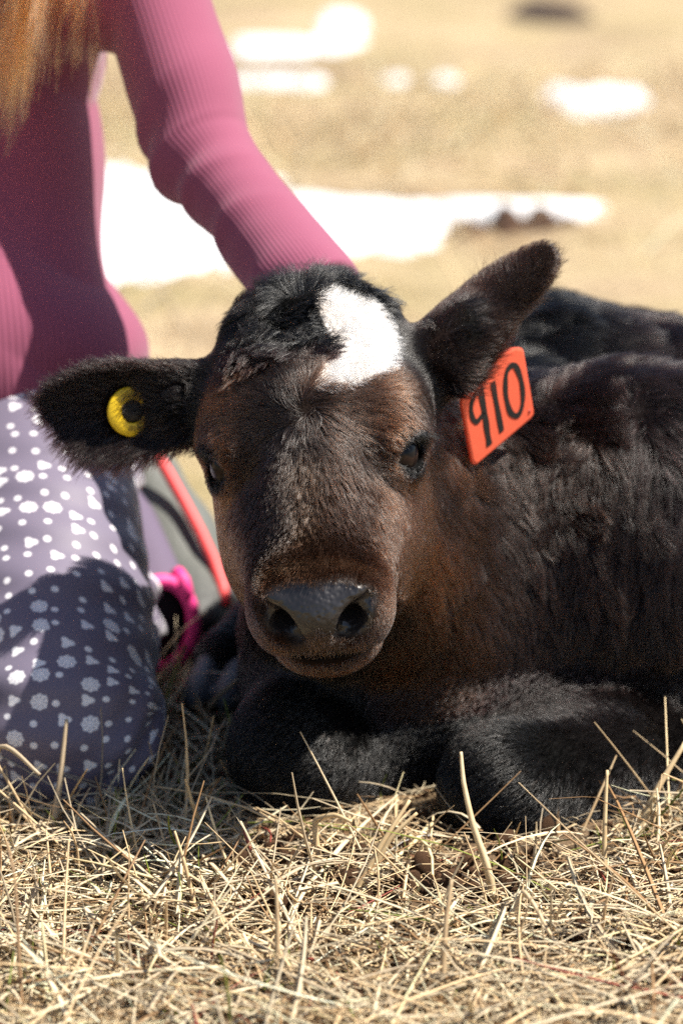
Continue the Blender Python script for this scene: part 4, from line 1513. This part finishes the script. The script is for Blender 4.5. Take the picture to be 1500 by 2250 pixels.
# ------------------------------------------------------------------ dry grass and straw
def blades(root, azim, elev, length, width, bend, colour, K=4, sides=3, seed=0, flat=.45):
    """bent tapering stems as three-sided strips; returns verts, faces, colours"""
    r = np.random.default_rng(seed)
    N = len(root)
    h = np.stack([np.cos(azim), np.sin(azim), np.zeros(N)], 1)
    up = np.array([0, 0, 1.0])
    side0 = np.stack([-np.sin(azim), np.cos(azim), np.zeros(N)], 1)
    pts = np.empty((N, K, 3)); pts[:, 0] = root
    tang = np.empty((N, K, 3))
    sb = r.normal(0, .25, N)
    for k in range(K):
        s = k / (K - 1)
        e = elev + bend * (s - .3)
        d = h * np.cos(e)[:, None] + up * np.sin(e)[:, None] + side0 * (sb * (s - .5))[:, None]
        d /= np.linalg.norm(d, axis=1)[:, None]
        tang[:, k] = d
        if k:
            pts[:, k] = pts[:, k - 1] + (tang[:, k - 1] + d) * .5 * (length / (K - 1))[:, None]
    V_ = np.empty((N, K, sides, 3))
    roll = r.uniform(0, 6.28, N)
    for k in range(K):
        t = tang[:, k]
        x = np.cross(t, up); x /= np.linalg.norm(x, axis=1)[:, None] + 1e-6
        y = np.cross(x, t)
        tap = 1 - .55 * (k / (K - 1)) ** 2
        for s in range(sides):
            a = roll + 2 * math.pi * s / sides
            V_[:, k, s] = pts[:, k] + (x * (np.cos(a) * width * tap)[:, None] + y * (np.sin(a) * width * tap * flat)[:, None])
    base = (np.arange(N) * K * sides)[:, None, None]
    kk = np.arange(K - 1)[None, :, None] * sides
    s0 = np.arange(sides)[None, None]; s1 = (s0 + 1) % sides
    f = np.stack([base + kk + s0, base + kk + s1, base + kk + sides + s1, base + kk + sides + s0], -1).reshape(-1, 4)
    c = np.repeat(colour, K * sides, 0)
    return V_.reshape(-1, 3), f, c, pts


t = NT('dry_straw')
co = t.n('TexCoord').outputs['Object']
nz = t.n('TexNoise', {'Vector': co, 'Scale': 90.0, 'Detail': 3.0}).outputs[0]
c = t.mix(t.ramp(nz, [(.35, 0.0), (.7, .45)]), t.attr('tint'), t.mix(1.0, t.attr('tint'), (.55, .42, .32), 'MULTIPLY'))
pb = t.pbsdf(Base_Color=c, Roughness=.55)
pb.inputs['Specular IOR Level'].default_value = .35
tl = t.n('BsdfTranslucent', {'Color': c})
M_STRAW = t.done(t.n('MixShader', {0: .15, 1: pb.outputs[0], 2: tl.outputs[0]}).outputs[0])


def straw_colours(n, r, green=.02, red=.012):
    a = np.array([.74, .56, .33]); b = np.array([.82, .70, .48]); d = np.array([.30, .18, .085]); g = np.array([.46, .38, .26])
    k = r.uniform(size=n)
    c = np.where((k < .45)[:, None], a, np.where((k < .70)[:, None], b, np.where((k < .84)[:, None], d, g)))
    c = c * np.exp(r.normal(0, .16, n))[:, None]
    gr = r.uniform(size=n)
    c = np.where((gr < green)[:, None], np.array([.22, .26, .05]) * r.uniform(.7, 1.3, (n, 1)), c)
    c = np.where((gr > 1 - red)[:, None], np.array([.30, .07, .05]), c)
    return np.clip(c, .02, .85)


def solid(p):
    """true where a point lies inside the calf or the child"""
    p = np.asarray(p, f32)
    o = np.zeros(len(p), bool)
    for f_, lim in ((calf_sdf, .004), (trouser_sdf, .002)):
        for s in range(0, len(p), 200000):
            o[s:s + 200000] |= f_(p[s:s + 200000]) < lim
    return o


def build_straw():
    r = np.random.default_rng(61)
    VV, FF, CC = [], [], []
    off = 0

    def add(root, az, el, L, w, bend, col, K=4, sides=3, seed=0, flat=.45, test=True):
        nonlocal off
        v, f, c, pts = blades(root, az, el, L, w, bend, col, K, sides, seed, flat)
        if test:
            near = (np.abs(root[:, 0]) < .75) & (root[:, 1] < 2.8)
            bad = np.zeros(len(root), bool)
            idx = np.where(near)[0]
            hit = solid(pts[idx].reshape(-1, 3)).reshape(len(idx), -1)
            bad[idx] = hit.any(1)
            keep = ~bad
            n, m = len(root), K * sides
            v = v.reshape(n, m, 3)[keep].reshape(-1, 3)
            c = c.reshape(n, m, 3)[keep].reshape(-1, 3)
            f = f[:keep.sum() * (K - 1) * sides]
        VV.append(v); FF.append(f + off); CC.append(c)
        off += len(v)

    def scatter(n, x0, x1, y0, y1, soilcut=.93):
        x = r.uniform(x0, x1, n); y = r.uniform(y0, y1, n)
        k = r.uniform(size=n) > soilcut * soil_at(x, y)
        x, y = x[k], y[k]
        p = np.stack([x, y, ground_z(x.astype(f32), y.astype(f32))], 1)
        return p[wob(p.astype(f32), 22, 97) + r.normal(0, .8, len(p)) > -.75]
    # matted litter lying flat, with the drift of the mat changing from place to place
    for n, box, lo, hi, wmax, s in ((9500, (-.42, .46, 1.60, 2.62), .03, .19, .0023, 1), (7000, (-.95, .95, 1.45, 2.9), .04, .14, .002, 2),
                                    (20000, (-.42, .46, 1.60, 2.45), .008, .035, .0014, 3), (9000, (-.42, .46, 1.60, 2.5), .03, .09, .0009, 10)):
        p = scatter(n, *box)
        m = len(p)
        q = p.astype(f32)
        az = wob(q, 9, 90) * 1.2 + r.uniform(0, 6.28, m) * .75
        p[:, 2] += r.uniform(0, 1, m) ** 1.6 * (.013 + .009 * wob(q, 14, 91)) + .001
        add(p, az, r.normal(.03, .16, m), r.uniform(lo, hi, m), .0004 + (wmax - .0004) * r.uniform(size=m) ** 1.6, r.normal(-.1, .55, m),
            straw_colours(m, r, .012), 5, 3, s)
    # broad flattened leaves curling over the mat
    p = scatter(2300, -.42, .46, 1.60, 2.45)
    m = len(p)
    p[:, 2] += r.uniform(.006, .022, m)
    pale = np.array([.76, .64, .44]) * np.exp(r.normal(0, .14, (m, 1)))
    add(p, r.uniform(0, 6.28, m), r.normal(.06, .22, m), r.uniform(.03, .13, m), r.uniform(.0014, .0032, m), r.normal(-.1, .6, m), np.clip(pale, 0, .84), 6, 3, 12, .16)
    # broken stubble standing up
    for n, box, lo, hi, w, s in ((560, (-.40, .46, 1.62, 2.5), .02, .07, .0015, 4), (120, (-.40, .46, 1.66, 2.4), .05, .11, .0017, 5)):
        p = scatter(n, *box, soilcut=.6)
        m = len(p)
        low = 1 - .6 * sstep(1.93, 2.0, p[:, 1]) * sstep(.30, .24, p[:, 0]) * sstep(-.12, -.05, p[:, 0])
        add(p, r.uniform(0, 6.28, m), r.normal(1.0, .38, m).clip(.2, 1.5), low * r.uniform(lo, hi, m), r.uniform(.5, 1, m) * w, r.normal(-.15, .4, m),
            straw_colours(m, r, .03, .03), 5, 4, s, .8)
    # taller stubble to the right of the calf and in front of the child's knee
    for n, cx, cy, sx, sy, hi in ((150, .30, 2.06, .05, .05, .12), (70, -.16, 2.08, .09, .06, .10), (36, -.05, 2.16, .05, .06, .07), (130, .33, 2.00, .06, .08, .08)):
        p = np.stack([r.normal(cx, sx, n), r.normal(cy, sy, n), np.zeros(n)], 1)
        p[:, 2] = ground_z(p[:, 0].astype(f32), p[:, 1].astype(f32))
        add(p, r.uniform(0, 6.28, n), r.normal(.9, .35, n).clip(.15, 1.5), r.uniform(.03, hi, n), r.uniform(.0006, .0017, n), r.normal(-.2, .4, n),
            straw_colours(n, r, .06, .02), 5, 4, 6, .8)
    # few fresh green shoots
    p = scatter(260, -.40, .46, 1.66, 2.4)
    m = len(p)
    add(p, r.uniform(0, 6.28, m), r.normal(1.15, .25, m).clip(.5, 1.5), r.uniform(.015, .05, m), r.uniform(.0006, .0011, m), r.normal(0, .3, m),
        np.array([[.24, .30, .045]]) * r.uniform(.6, 1.3, (m, 1)), 4, 3, 7, .4)
    p = scatter(5000, -.95, .95, .9, 1.62)
    m = len(p)
    p[:, 2] += r.uniform(.001, .016, m)
    add(p, r.uniform(0, 6.28, m), r.normal(.04, .2, m), r.uniform(.03, .13, m), r.uniform(.0006, .002, m), r.normal(-.1, .5, m), straw_colours(m, r, .012), 4, 3, 13, .4, test=False)
    # pasture behind, coarser with distance
    for n, box, lo, hi, wmax, s in ((15000, (-1.1, 1.3, 2.5, 4.0), .04, .14, .002, 8), (11000, (-1.8, 2.0, 3.8, 7.5), .06, .18, .004, 9)):
        p = scatter(n, *box)
        q = p.astype(f32)
        k = wob(q, 2.2, 93) + r.normal(0, .5, len(p)) > -.25
        for rim in SNOW_RIMS:
            k &= ~in_poly(p[:, 0], p[:, 1], rim.tolist())
        p = p[k]; m = len(p)
        add(p, r.uniform(0, 6.28, m), np.abs(r.normal(.35, .35, m)), r.uniform(lo, hi, m), r.uniform(.3, 1, m) * wmax, r.normal(-.2, .4, m),
            straw_colours(m, r, .02, .01), 3, 3, s, .5, test=s == 8)
    o = mesh_obj('dry_grass', np.concatenate(VV), np.concatenate(FF), M_STRAW, attrs={'tint': rgba(np.concatenate(CC))})
    tag(o, 'matted dry straw and stubble covering the ground around the calf', 'grass', kind='stuff')
    print('STRAW FACES', sum(len(f) for f in FF))


build_straw()


# crumbs of soil where the mat is open
def build_soil():
    r = np.random.default_rng(71)
    vs0, fs0 = sphere(1.0, 7, 5)
    fs0 = np.array(fs0)
    V_, F_, off = [], [], 0
    n = 0
    while n < 900:
        x, y = r.uniform(-.36, .42), r.uniform(1.66, 2.15)
        if r.uniform() > float(soil_at(np.array(x), np.array(y))) + .07:
            continue
        s = r.uniform(.0018, .0065) * (1 + .8 * (r.uniform() < .1))
        v = vs0 * r.uniform(.6, 1.2, 3) * s * (1 + .25 * wob(vs0 * 2.5 + n, 1.4, 95))[:, None]
        a = r.uniform(0, 6.28)
        v = np.stack([v[:, 0] * math.cos(a) - v[:, 1] * math.sin(a), v[:, 0] * math.sin(a) + v[:, 1] * math.cos(a), v[:, 2]], 1)
        z = float(ground_z(np.array([x], f32), np.array([y], f32))[0]) + s * .4 + .008 * float(soil_at(np.array(x), np.array(y))) * r.uniform()
        V_.append(v + np.array([x, y, z])); F_.append(fs0 + off); off += len(v); n += 1
    o = mesh_obj('soil', np.concatenate(V_), np.concatenate(F_), plain('crumbly_soil', (.085, .045, .024), .95, .15, bump=(400, .9, .002)))
    tag(o, 'dark crumbly soil showing through the straw', 'soil', kind='stuff')


build_soil()


# single stalks that stand out in front of the animal and the child
def stalk(pts, w, label, col=(.64, .49, .28), width_px=None, grow_base=1.0):
    """pts: (photo x, photo y, depth offset from the root); the root stands on the ground"""
    g = ground_at(pts[0][0], pts[0][1], .004)
    d0 = float((g - A(0, 0, CAM_H)) @ VF)
    path = [g - A(0, 0, .006)] + [V(x, y, d0 + dd) for x, y, dd in pts[1:]]
    P = []
    n_ = len(path)
    for i in range(n_ - 1):
        a, b, c_, d = path[max(i - 1, 0)], path[i], path[i + 1], path[min(i + 2, n_ - 1)]
        for u in np.linspace(0, 1, 6, endpoint=False):
            q = .5 * (2 * b + (c_ - a) * u + (2 * a - 5 * b + 4 * c_ - d) * u * u + (3 * b - a - 3 * c_ + d) * u ** 3)
            P.append(q * .6 + (b + (c_ - b) * u) * .4)
    P.append(path[-1])
    k = len(P)
    rad = [1.35 * w * (grow_base + (.45 - grow_base) * (i / (k - 1))) for i in range(k)]
    vs, fs = tube(P, rad, 7)
    o = mesh_obj('straw_stalk', vs, fs, M_STRAW, attrs={'tint': rgba(np.tile(np.array([col]), (len(vs), 1)))})
    tag(o, label, 'stalk', 'single stalks standing out of the straw')


stalk([(1088, 1965, 0), (1068, 1900, -.004), (1038, 1810, -.004), (1018, 1720, 0), (1012, 1652, .004)], .0018, 'tallest pale blade rising in front of the near foreleg, broad at its base', (.70, .56, .34), grow_base=1.3)
stalk([(702, 1885, 0), (692, 1806, 0), (735, 1791, -.01), (772, 1806, -.018)], .0019, 'stalk bent over like a hook under the calf\'s chin')
stalk([(780, 1945, 0), (838, 1855, 0), (900, 1758, .004)], .0019, 'straight slanting stalk below the brisket, left one of a crossing pair')
stalk([(806, 1918, -.004), (858, 1842, 0), (916, 1786, 0)], .0018, 'straight slanting stalk below the brisket, right one of a crossing pair')
stalk([(1326, 1915, 0), (1328, 1800, 0), (1333, 1692, .002)], .0016, 'thin upright stalk at the right end of the near foreleg')
stalk([(112, 1830, 0), (132, 1720, 0), (147, 1580, .004)], .0022, 'upright pale stalk crossing the dotted trousers below the knee', (.50, .40, .27))
stalk([(-60, 1850, 0), (0, 1640, 0), (88, 1702, -.02)], .0020, 'broken stalk leaning from the left edge across the trousers', (.46, .37, .25))
stalk([(48, 2205, 0), (40, 2050, 0), (33, 1930, 0), (16, 1850, .006)], .0010, 'thin brown wavy stalk close to the left edge', (.38, .25, .14))
stalk([(432, 1990, 0), (408, 1905, 0), (384, 1826, .004)], .0013, 'thin leaning stalk left of the soil, its top pointing left', (.60, .44, .25))
stalk([(608, 2160, 0), (610, 2040, 0), (606, 1925, 0)], .0015, 'straight upright stalk in the middle of the foreground', (.56, .42, .25))
stalk([(1390, 1840, 0), (1440, 1740, 0), (1505, 1630, .006)], .0024, 'thick slanting stalk at the right edge beside the calf\'s shoulder', (.66, .52, .31))
stalk([(560, 1890, 0), (548, 1860, 0), (534, 1824, 0)], .0014, 'short reddish stalk under the far foreleg', (.30, .09, .06))
stalk([(1110, 2045, 0), (1150, 1960, -.004), (1210, 2055, -.05)], .0017, 'stalk folded into a tent over the bare soil', (.66, .52, .33))
stalk([(970, 2170, 0), (978, 2040, 0), (992, 1932, .004)], .0018, 'upright stalk standing beside the bare soil', (.50, .37, .22))
stalk([(420, 1590, 0), (480, 1530, -.02), (560, 1462, -.03)], .0020, 'stalk slanting up past the hoof between child and calf', (.44, .33, .21))
stalk([(1225, 1830, 0), (1222, 1770, 0), (1224, 1700, 0)], .0017, 'short upright stalk against the black near foreleg', (.42, .28, .15))
